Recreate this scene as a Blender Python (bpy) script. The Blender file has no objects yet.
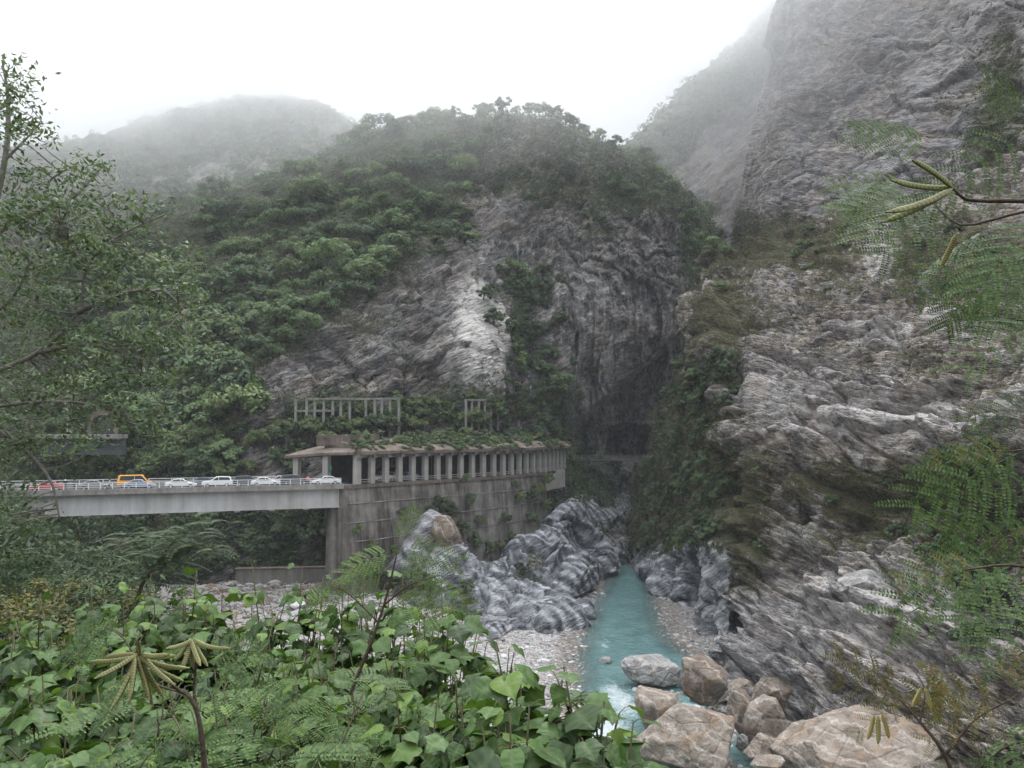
import bpy, bmesh, math, random
import numpy as np
from mathutils import Vector, Matrix, Euler

random.seed(7)
RNG = np.random.default_rng(11)
SC = bpy.context.scene
COL = SC.collection
EXPOSURE = 0.95
USE_HAZE, HAZE_D = True, 0.00020
USE_CLOUD = True
CLOUDS = (((-165, 345, 200), (130, 70, 62), 7, .0020, 1.0), ((-60, 350, 205), (110, 60, 46), 6, .0019, 4.0), ((118, 285, 206), (66, 60, 40), 7, .0024, 7.0),
          ((-20, 235, 178), (230, 80, 88), 5, .0013, 11.0), ((-130, 300, 165), (150, 40, 80), 3, .0013, 14.0), ((95, 225, 165), (75, 60, 88), 4, .0013, 17.0))
PI = math.pi

# ------------------------------------------------------------------ camera
FPX, CX, CY = 773.0, 512.0, 384.0
CAMZ, PITCH = 30.0, math.radians(3.55)
cam_d = bpy.data.cameras.new('camera')
cam_d.sensor_width = 36.0
cam_d.lens = FPX / 1024 * 36.0
cam_d.clip_start = 0.05
cam_d.clip_end = 6000
cam = bpy.data.objects.new('camera', cam_d)
COL.objects.link(cam)
cam.location = (0, 0, CAMZ)
cam.rotation_euler = (PI / 2 + PITCH, 0, 0)
SC.camera = cam
SP, CP = math.sin(PITCH), math.cos(PITCH)

def W(px, py, Y):
    """survey point: bearing (px, py) at forward distance Y -> world metres"""
    px, py, Y = np.asarray(px, float), np.asarray(py, float), np.asarray(Y, float)
    cx, cy = (px - CX) / FPX, (CY - py) / FPX
    dy = CP - SP * cy
    s = Y / dy
    return np.stack([cx * s, Y + 0 * cx, CAMZ + (SP + CP * cy) * s], -1)

def WV(px, py, Y):
    return Vector(W(px, py, Y).tolist())

def WZ(px, Y, z):
    """point on bearing px at distance Y with height z (approx. for x)"""
    p = W(px, 432, Y)
    return Vector((float(p[0]), Y, z))

# ------------------------------------------------------------------ noise
def _h(ix, iy, iz, seed):
    n = (ix * 374761393 + iy * 668265263 + iz * 2147483647 + seed * 1274126177) & 0xFFFFFFFF
    n = ((n ^ (n >> 13)) * 1274126177) & 0xFFFFFFFF
    return n ^ (n >> 16)

_G = np.array([[1,1,0],[-1,1,0],[1,-1,0],[-1,-1,0],[1,0,1],[-1,0,1],[1,0,-1],[-1,0,-1],
               [0,1,1],[0,-1,1],[0,1,-1],[0,-1,-1],[1,1,0],[-1,1,0],[0,-1,1],[0,-1,-1]], float)

def perlin(P, seed=0):
    P = np.asarray(P, float)
    shp = P.shape[:-1]
    P = P.reshape(-1, 3)
    I = np.floor(P).astype(np.int64)
    F = P - I
    U = F * F * F * (F * (F * 6 - 15) + 10)
    r = 0
    for dx in (0, 1):
        wx = U[:, 0] if dx else 1 - U[:, 0]
        for dy in (0, 1):
            wy = U[:, 1] if dy else 1 - U[:, 1]
            for dz in (0, 1):
                wz = U[:, 2] if dz else 1 - U[:, 2]
                g = _G[_h(I[:, 0] + dx, I[:, 1] + dy, I[:, 2] + dz, seed) & 15]
                r = r + wx * wy * wz * (g[:, 0] * (F[:, 0] - dx) + g[:, 1] * (F[:, 1] - dy) + g[:, 2] * (F[:, 2] - dz))
    return r.reshape(shp)

def fbm(P, octv=5, seed=0, gain=0.5, lac=2.03, ridged=False):
    r, a, f, tot = 0, 1.0, 1.0, 0
    for o in range(octv):
        n = perlin(np.asarray(P) * f + o * 17.3, seed + o)
        if ridged:
            n = 0.6 - 2.0 * np.abs(n)
        r = r + a * n
        tot += a
        a *= gain
        f *= lac
    return r / tot

def worley(P, seed=0):
    P = np.asarray(P, float)
    shp = P.shape[:-1]
    P = P.reshape(-1, 3)
    I = np.floor(P).astype(np.int64)
    d1 = np.full(len(P), 9.0)
    d2 = np.full(len(P), 9.0)
    for dx in (-1, 0, 1):
        for dy in (-1, 0, 1):
            for dz in (-1, 0, 1):
                c = I + np.array([dx, dy, dz])
                h = _h(c[:, 0], c[:, 1], c[:, 2], seed)
                q = c + np.stack([(h & 1023) / 1023., ((h >> 10) & 1023) / 1023., ((h >> 20) & 1023) / 1023.], -1)
                d = np.sqrt(((P - q) ** 2).sum(-1))
                m = d < d1
                d2 = np.where(m, d1, np.minimum(d2, d))
                d1 = np.where(m, d, d1)
    return d1.reshape(shp), d2.reshape(shp)

def blocks(P, seed=0, edge=0.14):
    """broken rock: every cell stands out by its own amount, with an open joint between cells"""
    P = np.asarray(P, float)
    shp = P.shape[:-1]
    P = P.reshape(-1, 3)
    I = np.floor(P).astype(np.int64)
    d1 = np.full(len(P), 9.0); d2 = d1.copy(); val = np.zeros(len(P))
    for dx in (-1, 0, 1):
        for dy in (-1, 0, 1):
            for dz in (-1, 0, 1):
                c = I + np.array([dx, dy, dz])
                h = _h(c[:, 0], c[:, 1], c[:, 2], seed)
                q = c + np.stack([(h & 1023) / 1023., ((h >> 10) & 1023) / 1023., ((h >> 20) & 1023) / 1023.], -1)
                h2 = _h(c[:, 0] + 91, c[:, 1], c[:, 2], seed + 7)
                r = np.stack([(h2 & 1023) / 1023., ((h2 >> 10) & 1023) / 1023., ((h2 >> 20) & 1023) / 1023.], -1)
                e = P - q
                d = np.abs(e).sum(-1) * .45 + np.sqrt((e ** 2).sum(-1)) * .55
                v = (r[:, 0] - .5) * 1.2 + (e * (r - .5)).sum(-1) * 1.7
                m = d < d1
                d2 = np.where(m, d1, np.minimum(d2, d))
                val = np.where(m, v, val)
                d1 = np.where(m, d, d1)
    return (val - 0.55 * (1 - np.clip((d2 - d1) / edge, 0, 1))).reshape(shp)

def sstep(a, b, x):
    t = np.clip((np.asarray(x, float) - a) / (b - a), 0, 1)
    return t * t * (3 - 2 * t)

def gauss(px, py, cx, cy, sx, sy):
    return np.exp(-((px - cx) / sx) ** 2 - ((py - cy) / sy) ** 2)

# ------------------------------------------------------------------ mesh helpers
def mesh_np(name, V, F, mats=(), smooth=False, attrs=None, midx=None):
    V = np.asarray(V, np.float32).reshape(-1, 3)
    F = np.asarray(F, np.int32)
    k = F.shape[1]
    me = bpy.data.meshes.new(name)
    me.vertices.add(len(V))
    me.vertices.foreach_set('co', V.ravel())
    me.loops.add(F.size)
    me.loops.foreach_set('vertex_index', F.ravel())
    me.polygons.add(len(F))
    me.polygons.foreach_set('loop_start', np.arange(0, F.size, k, dtype=np.int32))
    if midx is not None:
        me.polygons.foreach_set('material_index', np.asarray(midx, np.int32))
    me.polygons.foreach_set('use_smooth', np.full(len(F), smooth))
    for n, a in (attrs or {}).items():
        at = me.attributes.new(n, 'FLOAT', 'POINT')
        at.data.foreach_set('value', np.asarray(a, np.float32).ravel())
    me.update(calc_edges=True)
    for m in mats:
        me.materials.append(m)
    return me

def link(name, me, parent=None, loc=None, rot=None):
    o = bpy.data.objects.new(name, me)
    COL.objects.link(o)
    if parent is not None:
        o.parent = parent
    if loc is not None:
        o.location = loc
    if rot is not None:
        o.rotation_euler = rot
    return o

def tag(o, label=None, cat=None, group=None, kind=None):
    if label: o['label'] = label
    if cat: o['category'] = cat
    if group: o['group'] = group
    if kind: o['kind'] = kind
    return o

def thing(name, label, cat, loc=(0, 0, 0), rotz=0, group=None):
    o = bpy.data.objects.new(name, None)
    COL.objects.link(o)
    o.empty_display_size = 0.2
    o.location = loc
    o.rotation_euler = (0, 0, rotz)
    return tag(o, label, cat, group)

class MB:
    """collects shapes into one mesh"""
    def __init__(self):
        self.V, self.F, self.n = [], [], 0
    def add(self, V, F):
        V = [tuple(v) for v in V]
        self.V += V
        self.F += [tuple(i + self.n for i in f) for f in F]
        self.n += len(V)
        return self
    def box(self, c, s, rz=0, M=None):
        x, y, z = s[0] / 2, s[1] / 2, s[2] / 2
        vs = [Vector((a * x, b * y, d * z)) for d in (-1, 1) for b in (-1, 1) for a in (-1, 1)]
        R = M if M is not None else Matrix.Rotation(rz, 3, 'Z')
        vs = [R @ v + Vector(c) for v in vs]
        return self.add(vs, [(0, 2, 3, 1), (4, 5, 7, 6), (0, 1, 5, 4), (2, 6, 7, 3), (0, 4, 6, 2), (1, 3, 7, 5)])
    def tube(self, pts, rads, n=6, cap=True):
        pts = [Vector(p) for p in pts]
        if not hasattr(rads, '__len__'):
            rads = [rads] * len(pts)
        rings = []
        up = Vector((0.13, 0.21, 1)).normalized()
        for i, p in enumerate(pts):
            t = (pts[min(i + 1, len(pts) - 1)] - pts[max(i - 1, 0)])
            t = t.normalized() if t.length > 1e-9 else Vector((0, 0, 1))
            a = t.cross(up)
            if a.length < 1e-3:
                a = t.cross(Vector((1, 0, 0)))
            a.normalize()
            b = t.cross(a)
            rings.append([p + (a * math.cos(2 * PI * k / n) + b * math.sin(2 * PI * k / n)) * rads[i] for k in range(n)])
        V = [v for r in rings for v in r]
        F = []
        for i in range(len(pts) - 1):
            for k in range(n):
                k2 = (k + 1) % n
                F.append((i * n + k, i * n + k2, (i + 1) * n + k2, (i + 1) * n + k))
        if cap:
            F.append(tuple(range(n - 1, -1, -1)))
            F.append(tuple((len(pts) - 1) * n + k for k in range(n)))
        return self.add(V, F)
    def prism(self, outline, y0, y1):
        """outline in (x, z), extruded along y"""
        n = len(outline)
        V = [(x, y0, z) for x, z in outline] + [(x, y1, z) for x, z in outline]
        F = [tuple(range(n)), tuple(range(2 * n - 1, n - 1, -1))]
        F += [(i, i + n, (i + 1) % n + n, (i + 1) % n) for i in range(n)]
        return self.add(V, F)
    def mesh(self, name, mats=(), smooth=False):
        me = bpy.data.meshes.new(name)
        me.from_pydata(self.V, [], self.F)
        me.update()
        if smooth:
            me.polygons.foreach_set('use_smooth', np.full(len(me.polygons), True))
        for m in (mats if isinstance(mats, (list, tuple)) else [mats]):
            me.materials.append(m)
        return me
    def build(self, name, mat, parent=None, smooth=False, loc=None, rot=None, bevel=0):
        o = link(name, self.mesh(name, mat, smooth), parent, loc, rot)
        if bevel:
            b = o.modifiers.new('bevel', 'BEVEL')
            b.width = bevel
            b.segments = 1
        return o

# ------------------------------------------------------------------ material helpers
class NT:
    def __init__(self, name):
        self.m = bpy.data.materials.new(name)
        self.m.use_nodes = True
        self.t = self.m.node_tree
        self.t.nodes.clear()
        self.out = self.t.nodes.new('ShaderNodeOutputMaterial')
    def n(self, typ, **kw):
        nd = self.t.nodes.new('ShaderNode' + typ)
        for k, v in kw.items():
            if k.startswith('i_'):
                nd.inputs[k[2:].replace('_', ' ')].default_value = v
            else:
                setattr(nd, k, v)
        return nd
    def l(self, a, b):
        self.t.links.new(a, b)
    def put(self, sock, v):
        if isinstance(v, bpy.types.NodeSocket):
            self.l(v, sock)
        elif v is not None:
            if hasattr(v, '__len__') and len(v) == 3 and hasattr(sock.default_value, '__len__') and len(sock.default_value) == 4:
                v = (*v, 1)
            sock.default_value = v
    def coord(self, kind='Object', scale=(1, 1, 1), rot=(0, 0, 0)):
        tc = self.n('TexCoord')
        src = tc.outputs[kind]
        if any(rot):
            r_ = self.n('Mapping')
            r_.inputs['Rotation'].default_value = rot
            self.l(src, r_.inputs['Vector'])
            src = r_.outputs[0]
        mp = self.n('Mapping')
        mp.inputs['Scale'].default_value = scale
        self.l(src, mp.inputs['Vector'])
        return mp.outputs[0]
    def noise(self, vec, scale, detail=6, rough=0.55, dist=0, out='Fac'):
        nd = self.n('TexNoise')
        nd.inputs['Scale'].default_value = scale
        nd.inputs['Detail'].default_value = detail
        nd.inputs['Roughness'].default_value = rough
        nd.inputs['Distortion'].default_value = dist
        if vec is not None:
            self.l(vec, nd.inputs['Vector'])
        return nd.outputs[out]
    def voro(self, vec, scale, feature='F1', out='Distance', rand=1):
        nd = self.n('TexVoronoi', feature=feature)
        nd.inputs['Scale'].default_value = scale
        nd.inputs['Randomness'].default_value = rand
        if vec is not None:
            self.l(vec, nd.inputs['Vector'])
        return nd.outputs[out]
    def ramp(self, fac, stops, interp='LINEAR'):
        nd = self.n('ValToRGB')
        cr = nd.color_ramp
        cr.interpolation = interp
        while len(cr.elements) < len(stops):
            cr.elements.new(0.5)
        for e, (p, c) in zip(cr.elements, stops):
            e.position = p
            e.color = (*c, 1) if hasattr(c, '__len__') else (c, c, c, 1)
        self.l(fac, nd.inputs[0])
        return nd.outputs[0]
    def math(self, op, a, b=0.5, clamp=False):
        nd = self.n('Math', operation=op, use_clamp=clamp)
        self.put(nd.inputs[0], a)
        self.put(nd.inputs[1], b)
        return nd.outputs[0]
    def mix(self, fac, a, b, blend='MIX'):
        nd = self.n('Mix', data_type='RGBA', blend_type=blend)
        self.put(nd.inputs[0], fac)
        self.put(nd.inputs[6], a)
        self.put(nd.inputs[7], b)
        return nd.outputs[2]
    def attr(self, name):
        return self.n('Attribute', attribute_name=name).outputs['Fac']
    def bump(self, h, strength=0.5, dist=0.1, normal=None):
        nd = self.n('Bump')
        nd.inputs['Strength'].default_value = strength
        nd.inputs['Distance'].default_value = dist
        self.l(h, nd.inputs['Height'])
        if normal is not None:
            self.l(normal, nd.inputs['Normal'])
        return nd.outputs[0]
    def bsdf(self, col, rough=0.8, spec=0.3, normal=None, metal=0, **kw):
        b = self.n('BsdfPrincipled')
        self.put(b.inputs['Base Color'], col)
        self.put(b.inputs['Roughness'], rough)
        self.put(b.inputs['Specular IOR Level'], spec)
        self.put(b.inputs['Metallic'], metal)
        for k, v in kw.items():
            self.put(b.inputs[k.replace('_', ' ')], v)
        if normal is not None:
            self.l(normal, b.inputs['Normal'])
        return b
    def done(self, sh):
        self.l(sh.outputs[0] if hasattr(sh, 'outputs') else sh, self.out.inputs['Surface'])
        return self.m

def simple_mat(name, col, rough=0.6, spec=0.3, metal=0, var=0.15, scale=3.0, bump=0.0, bscale=20):
    t = NT(name)
    v = t.coord('Object')
    nz = t.noise(v, scale, 5)
    a = tuple(c * (1 - var) for c in col)
    b = tuple(min(1, c * (1 + var)) for c in col)
    c = t.ramp(nz, [(0.3, a), (0.7, b)])
    nrm = t.bump(t.noise(v, bscale, 6), bump, 0.05) if bump else None
    return t.done(t.bsdf(c, rough, spec, nrm, metal))
# ------------------------------------------------------------------ world, sun, air
w = bpy.data.worlds.new('World')
SC.world = w
w.use_nodes = True
nt = w.node_tree
nt.nodes.clear()
wo = nt.nodes.new('ShaderNodeOutputWorld')
bg = nt.nodes.new('ShaderNodeBackground')
bg.inputs['Strength'].default_value = 0.10
sky = nt.nodes.new('ShaderNodeTexSky')
sky.sky_type = 'NISHITA'
sky.sun_disc = False
SUN_EL, SUN_ROT = math.radians(58), math.radians(20)
sky.sun_elevation = SUN_EL
sky.sun_rotation = SUN_ROT
sky.air_density = 1.0
sky.dust_density = 4.0
# overcast layer: luminance rises towards the zenith (CIE overcast sky), a slow cloud mottling
tc = nt.nodes.new('ShaderNodeTexCoord')
sx = nt.nodes.new('ShaderNodeSeparateXYZ')
nt.links.new(tc.outputs['Generated'], sx.inputs[0])
mr = nt.nodes.new('ShaderNodeMapRange')
mr.inputs['From Min'].default_value = 0.42
mr.inputs['From Max'].default_value = 1.0
mr.inputs['To Min'].default_value = 4.4
mr.inputs['To Max'].default_value = 25.0
nt.links.new(sx.outputs['Z'], mr.inputs['Value'])
nz = nt.nodes.new('ShaderNodeTexNoise')
nz.inputs['Scale'].default_value = 1.6
nz.inputs['Detail'].default_value = 4
nt.links.new(tc.outputs['Generated'], nz.inputs['Vector'])
m1 = nt.nodes.new('ShaderNodeMapRange')
m1.inputs['To Min'].default_value = 0.90
m1.inputs['To Max'].default_value = 1.10
nt.links.new(nz.outputs['Fac'], m1.inputs['Value'])
mu = nt.nodes.new('ShaderNodeMath')
mu.operation = 'MULTIPLY'
nt.links.new(mr.outputs[0], mu.inputs[0])
nt.links.new(m1.outputs[0], mu.inputs[1])
tint = nt.nodes.new('ShaderNodeMix')
tint.data_type = 'RGBA'
tint.blend_type = 'MULTIPLY'
tint.inputs[0].default_value = 1
tint.inputs[6].default_value = (0.94, 0.98, 1.04, 1)
nt.links.new(mu.outputs[0], tint.inputs[7])
mixs = nt.nodes.new('ShaderNodeMix')
mixs.data_type = 'RGBA'
mixs.inputs[0].default_value = 0.90
nt.links.new(sky.outputs[0], mixs.inputs[6])
nt.links.new(tint.outputs[2], mixs.inputs[7])
nt.links.new(mixs.outputs[2], bg.inputs['Color'])
nt.links.new(bg.outputs[0], wo.inputs['Surface'])

sd = bpy.data.lights.new('sun', 'SUN')
sd.energy = 0.9
sd.angle = math.radians(25)
sd.color = (1.0, 0.97, 0.93)
so = bpy.data.objects.new('sun', sd)
COL.objects.link(so)
_d = Vector((math.sin(SUN_ROT) * math.cos(SUN_EL), math.cos(SUN_ROT) * math.cos(SUN_EL), math.sin(SUN_EL)))
so.rotation_euler = (-_d).to_track_quat('-Z', 'Y').to_euler()
so.location = _d * 500

SC.view_settings.view_transform = 'Standard'
SC.view_settings.look = 'None'
SC.view_settings.exposure = EXPOSURE
SC.view_settings.gamma = 1
SC.render.engine = 'CYCLES'
SC.cycles.use_denoising = True
SC.cycles.max_bounces = 6
SC.cycles.diffuse_bounces = 3
SC.cycles.glossy_bounces = 2
SC.cycles.transmission_bounces = 3
SC.cycles.transparent_max_bounces = 16
SC.cycles.volume_bounces = 3
SC.cycles.use_adaptive_sampling = True
SC.cycles.adaptive_threshold = 0.02

def vol_mat(name, density, col=(0.93, 0.95, 1.0), aniso=0.0):
    t = NT(name)
    v = t.n('VolumePrincipled')
    v.inputs['Color'].default_value = (*col, 1)
    v.inputs['Density'].default_value = density
    v.inputs['Anisotropy'].default_value = aniso
    t.l(v.outputs[0], t.out.inputs['Volume'])
    t.m.cycles.homogeneous_volume = True
    return t.m

if USE_HAZE:
    hb = MB().box((20, 240, 118), (900, 760, 266)).build('haze', vol_mat('haze_air', HAZE_D))
    tag(hb, kind='stuff')

def cloud_bank(c, r, n, dens, seed, lo=0.45):
    """a bank of low cloud: nested lumpy shells, each a closed body of thin air, so it thickens inwards"""
    bm = bmesh.new()
    bmesh.ops.create_icosphere(bm, subdivisions=5, radius=1)
    U = np.array([v.co[:] for v in bm.verts])
    F = np.array([[v.index for v in f.verts] for f in bm.faces])
    bm.free()
    out = []
    for k in range(n):
        s = 1 - (1 - lo) * k / max(1, n - 1)
        d = 1 + 0.55 * fbm(U * 1.6 + seed + k * 0.13, 5, 7, 0.6)
        V = U * d[:, None] * np.array(r) * s
        me = mesh_np('haze', V, F, [vol_mat('cloud_air', dens, (1, 1, 1), 0.55)])
        o = link('haze', me, loc=c)
        tag(o, kind='stuff')
        out.append(o)
    return out

if USE_CLOUD:
    for c in CLOUDS:
        cloud_bank(*c)
# ------------------------------------------------------------------ rock and ground materials
def rock_mat(name, lo, mid, hi, strata_rot=(0, 0, 0), strata_scale=(0.03, 0.03, 0.5), strata_amt=0.5,
             streak=0.0, palec=(0.60, 0.57, 0.53), scale=1.0, bump=0.6, vegc=((0.035, 0.050, 0.022), (0.10, 0.085, 0.045)), marble=0.0, blocky=0.5,
             wetc=(0.05, 0.052, 0.055)):
    t = NT(name)
    v = t.coord('Object')
    vs = t.coord('Object', strata_scale, strata_rot)
    warp = t.noise(v, 0.05 * scale, 3, 0.5, out='Color')
    big = t.noise(v, 0.07 * scale, 4, 0.6)
    med = t.noise(v, 0.45 * scale, 8, 0.6, 0.0)
    fine = t.noise(v, 3.2 * scale, 6, 0.7)
    # strata: thin beds, warped
    va = t.n('VectorMath', operation='MULTIPLY_ADD')
    t.l(warp, va.inputs[0])
    va.inputs[1].default_value = (0.5, 0.5, 0.5)
    t.l(vs, va.inputs[2])
    st = t.noise(va.outputs[0], 1.6, 8, 0.62, 0.1)
    v1 = t.n('TexVoronoi', feature='F1', distance='MANHATTAN'); v1.inputs['Scale'].default_value = 3.2
    v2 = t.n('TexVoronoi', feature='F1', distance='MANHATTAN'); v2.inputs['Scale'].default_value = 9.0
    wsm = t.n('VectorMath', operation='MULTIPLY_ADD')
    t.l(t.noise(v, 0.9 * scale, 4, 0.6, out='Color'), wsm.inputs[0]); wsm.inputs[1].default_value = (0.16, 0.16, 0.16); t.l(vs, wsm.inputs[2])
    for q_ in (v1, v2):
        q_.inputs['Detail'].default_value = 0
        t.l(wsm.outputs[0], q_.inputs['Vector'])
    s1 = t.n('SeparateColor'); t.l(v1.outputs['Color'], s1.inputs[0])
    s2 = t.n('SeparateColor'); t.l(v2.outputs['Color'], s2.inputs[0])
    blk = t.math('ADD', t.math('MULTIPLY', s1.outputs[0], 0.6), t.math('MULTIPLY', s2.outputs[0], 0.4))
    f = t.math('ADD', t.math('MULTIPLY', med, 1 - strata_amt), t.math('MULTIPLY', st, strata_amt))
    f = t.math('ADD', f, t.math('MULTIPLY', t.math('SUBTRACT', blk, 0.5), blocky * 0.5))
    f = t.math('ADD', f, t.math('MULTIPLY', t.math('SUBTRACT', big, 0.5), 0.75))
    f = t.math('ADD', f, t.math('MULTIPLY', t.math('SUBTRACT', fine, 0.5), 0.22))
    col = t.ramp(f, [(0.30, lo), (0.50, mid), (0.70, hi)])
    tintn = t.noise(v, 0.16 * scale, 5, 0.6)
    col = t.mix(t.ramp(tintn, [(0.40, 0), (0.64, 0.8)]), col, t.mix(1.0, col, (1.14, 0.97, 0.80), 'MULTIPLY'))
    if marble:
        vm = t.n('VectorMath', operation='MULTIPLY_ADD')
        w2 = t.noise(v, 0.06, 3, 0.5, out='Color')
        t.l(w2, vm.inputs[0])
        vm.inputs[1].default_value = (16, 16, 16)
        t.l(v, vm.inputs[2])
        wv = t.n('TexWave', wave_type='BANDS', bands_direction='DIAGONAL', wave_profile='SIN')
        wv.inputs['Scale'].default_value = 0.15
        wv.inputs['Distortion'].default_value = 2.6
        wv.inputs['Detail'].default_value = 5
        wv.inputs['Detail Scale'].default_value = 0.9
        wv.inputs['Detail Roughness'].default_value = 0.68
        t.l(vm.outputs[0], wv.inputs['Vector'])
        mb = t.ramp(wv.outputs['Fac'], [(0.10, (0.06, 0.066, 0.078)), (0.35, (0.16, 0.172, 0.192)), (0.62, (0.28, 0.291, 0.310)), (0.95, (0.54, 0.545, 0.555))])
        mb = t.mix(t.ramp(med, [(0.36, 0.1), (0.60, 0.85)]), mb, t.ramp(f, [(0.3, (0.05, 0.055, 0.065)), (0.7, (0.28, 0.28, 0.29))]))
        col = t.mix(t.math('MULTIPLY', t.attr('marble'), marble), col, mb)
    if streak:
        vk = t.coord('Object', (0.55, 0.55, 0.035))
        sk = t.noise(vk, 1.5, 7, 0.62, 0.25)
        vk2 = t.coord('Object', (0.23, 0.23, 0.02), (0, 0, 0.6))
        sk2 = t.noise(vk2, 1.5, 6, 0.6, 0.2)
        sa = t.attr('streak')
        col = t.mix(t.math('MULTIPLY', t.ramp(sk2, [(0.46, 0), (0.60, streak)]), sa), col, wetc)
        col = t.mix(t.math('MULTIPLY', t.ramp(sk, [(0.56, 0), (0.68, streak)]), sa), col, (0.36, 0.345, 0.33))
    pf = t.math('MULTIPLY', t.attr('pale'), t.ramp(t.math('ADD', t.math('MULTIPLY', med, 0.6), t.math('MULTIPLY', st, 0.4)), [(0.40, 0.0), (0.54, 1.0)]))
    col = t.mix(pf, col, t.ramp(fine, [(0.25, tuple(c * 0.72 for c in palec)), (0.7, palec)]))
    # moss, grass and dead brush holding on ledges
    vn = t.noise(v, 0.35 * scale, 8, 0.72)
    va_ = t.attr('veg')
    vf = t.math('ADD', va_, t.math('MULTIPLY', t.math('SUBTRACT', vn, 0.5), 1.9))
    vf = t.ramp(vf, [(0.42, 0), (0.62, 1)])
    vcol = t.ramp(t.noise(v, 1.1 * scale, 7, 0.7), [(0.36, vegc[0]), (0.55, tuple((a + b) / 2 for a, b in zip(*vegc))), (0.72, vegc[1])])
    col = t.mix(vf, col, vcol)
    # relief
    ck = t.voro(va.outputs[0], 2.2, 'DISTANCE_TO_EDGE')
    ck = t.ramp(ck, [(0.0, 0), (0.05, 1)])
    h = t.math('ADD', t.math('MULTIPLY', med, 0.5), t.math('MULTIPLY', st, 0.45))
    h = t.math('ADD', h, t.math('MULTIPLY', fine, 0.22))
    h = t.math('ADD', h, t.math('MULTIPLY', ck, 0.28))
    fac_ = t.math('ADD', t.math('MULTIPLY', v1.outputs['Distance'], 0.8), t.math('MULTIPLY', v2.outputs['Distance'], 0.35))
    h = t.math('SUBTRACT', h, t.math('MULTIPLY', t.math('SUBTRACT', fac_, t.math('MULTIPLY', blk, 0.6)), blocky * 1.4))
    nrm = t.bump(h, bump, 1.3 / scale)
    rough = t.ramp(fine, [(0.3, 0.62), (0.7, 0.9)])
    return t.done(t.bsdf(col, rough, 0.25, nrm))

# ------------------------------------------------------------------ lofted landform sheets
def cr_interp(T, n):
    """Catmull-Rom along axis 0"""
    m = len(T)
    u = np.linspace(0, m - 1, n)
    i = np.clip(np.floor(u).astype(int), 0, m - 2)
    f = (u - i).reshape((-1,) + (1,) * (T.ndim - 1))
    p0 = np.where((i == 0).reshape(f.shape), 2 * T[0] - T[1], T[np.maximum(i - 1, 0)])
    p1, p2 = T[i], T[i + 1]
    p3 = np.where((i == m - 2).reshape(f.shape), 2 * T[-1] - T[-2], T[np.minimum(i + 2, m - 1)])
    return 0.5 * (2 * p1 + (p2 - p0) * f + (2 * p0 - 5 * p1 + 4 * p2 - p3) * f ** 2 + (3 * p1 - p0 - 3 * p2 + p3) * f ** 3)

def grid_normals(P):
    du = np.gradient(P, axis=1)
    dv = np.gradient(P, axis=0)
    n = np.cross(du, dv)
    n /= np.linalg.norm(n, axis=-1, keepdims=True) + 1e-12
    return n

class Sheet: pass

def sheet(name, rows, nu, nv, mat, disp, attrs, kind='structure', flip=False):
    T = np.array(rows, float)                  # (R, C, 3) px, py, Y
    G = cr_interp(T, nv)
    G = cr_interp(np.swapaxes(G, 0, 1), nu)
    G = np.swapaxes(G, 0, 1)
    px, py = G[..., 0], G[..., 1]
    P = W(px, py, G[..., 2])
    N = grid_normals(P)
    c = N[nv // 2, nu // 2] @ (np.array([0, 0, CAMZ]) - P[nv // 2, nu // 2])
    if c < 0:
        N = -N
    D = disp(P, N, px, py)
    P2 = P + (N * D[..., None] if D.ndim == 2 else D)
    N2 = grid_normals(P2)
    if c < 0:
        N2 = -N2
    S = Sheet()
    S.P, S.N, S.px, S.py, S.nu, S.nv = P2, N2, px, py, nu, nv
    S.A = attrs(P2, N2, px, py)
    idx = np.arange(nu * nv).reshape(nv, nu)
    F = np.stack([idx[:-1, :-1], idx[:-1, 1:], idx[1:, 1:], idx[1:, :-1]], -1).reshape(-1, 4)
    if c < 0:
        F = F[:, ::-1]
    me = mesh_np(name, P2.reshape(-1, 3), F, [mat], True, S.A)
    S.o = link(name, me)
    tag(S.o, kind=kind)
    # true picture position of every vertex after displacement
    x, y, z = P2[..., 0], P2[..., 1], P2[..., 2] - CAMZ
    dep = y * CP + z * SP
    S.sx = CX + FPX * x / dep
    S.sy = CY - FPX * (-y * SP + z * CP) / dep
    return S

def smooth_zero(P):
    return np.zeros(P.shape[:2])

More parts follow.
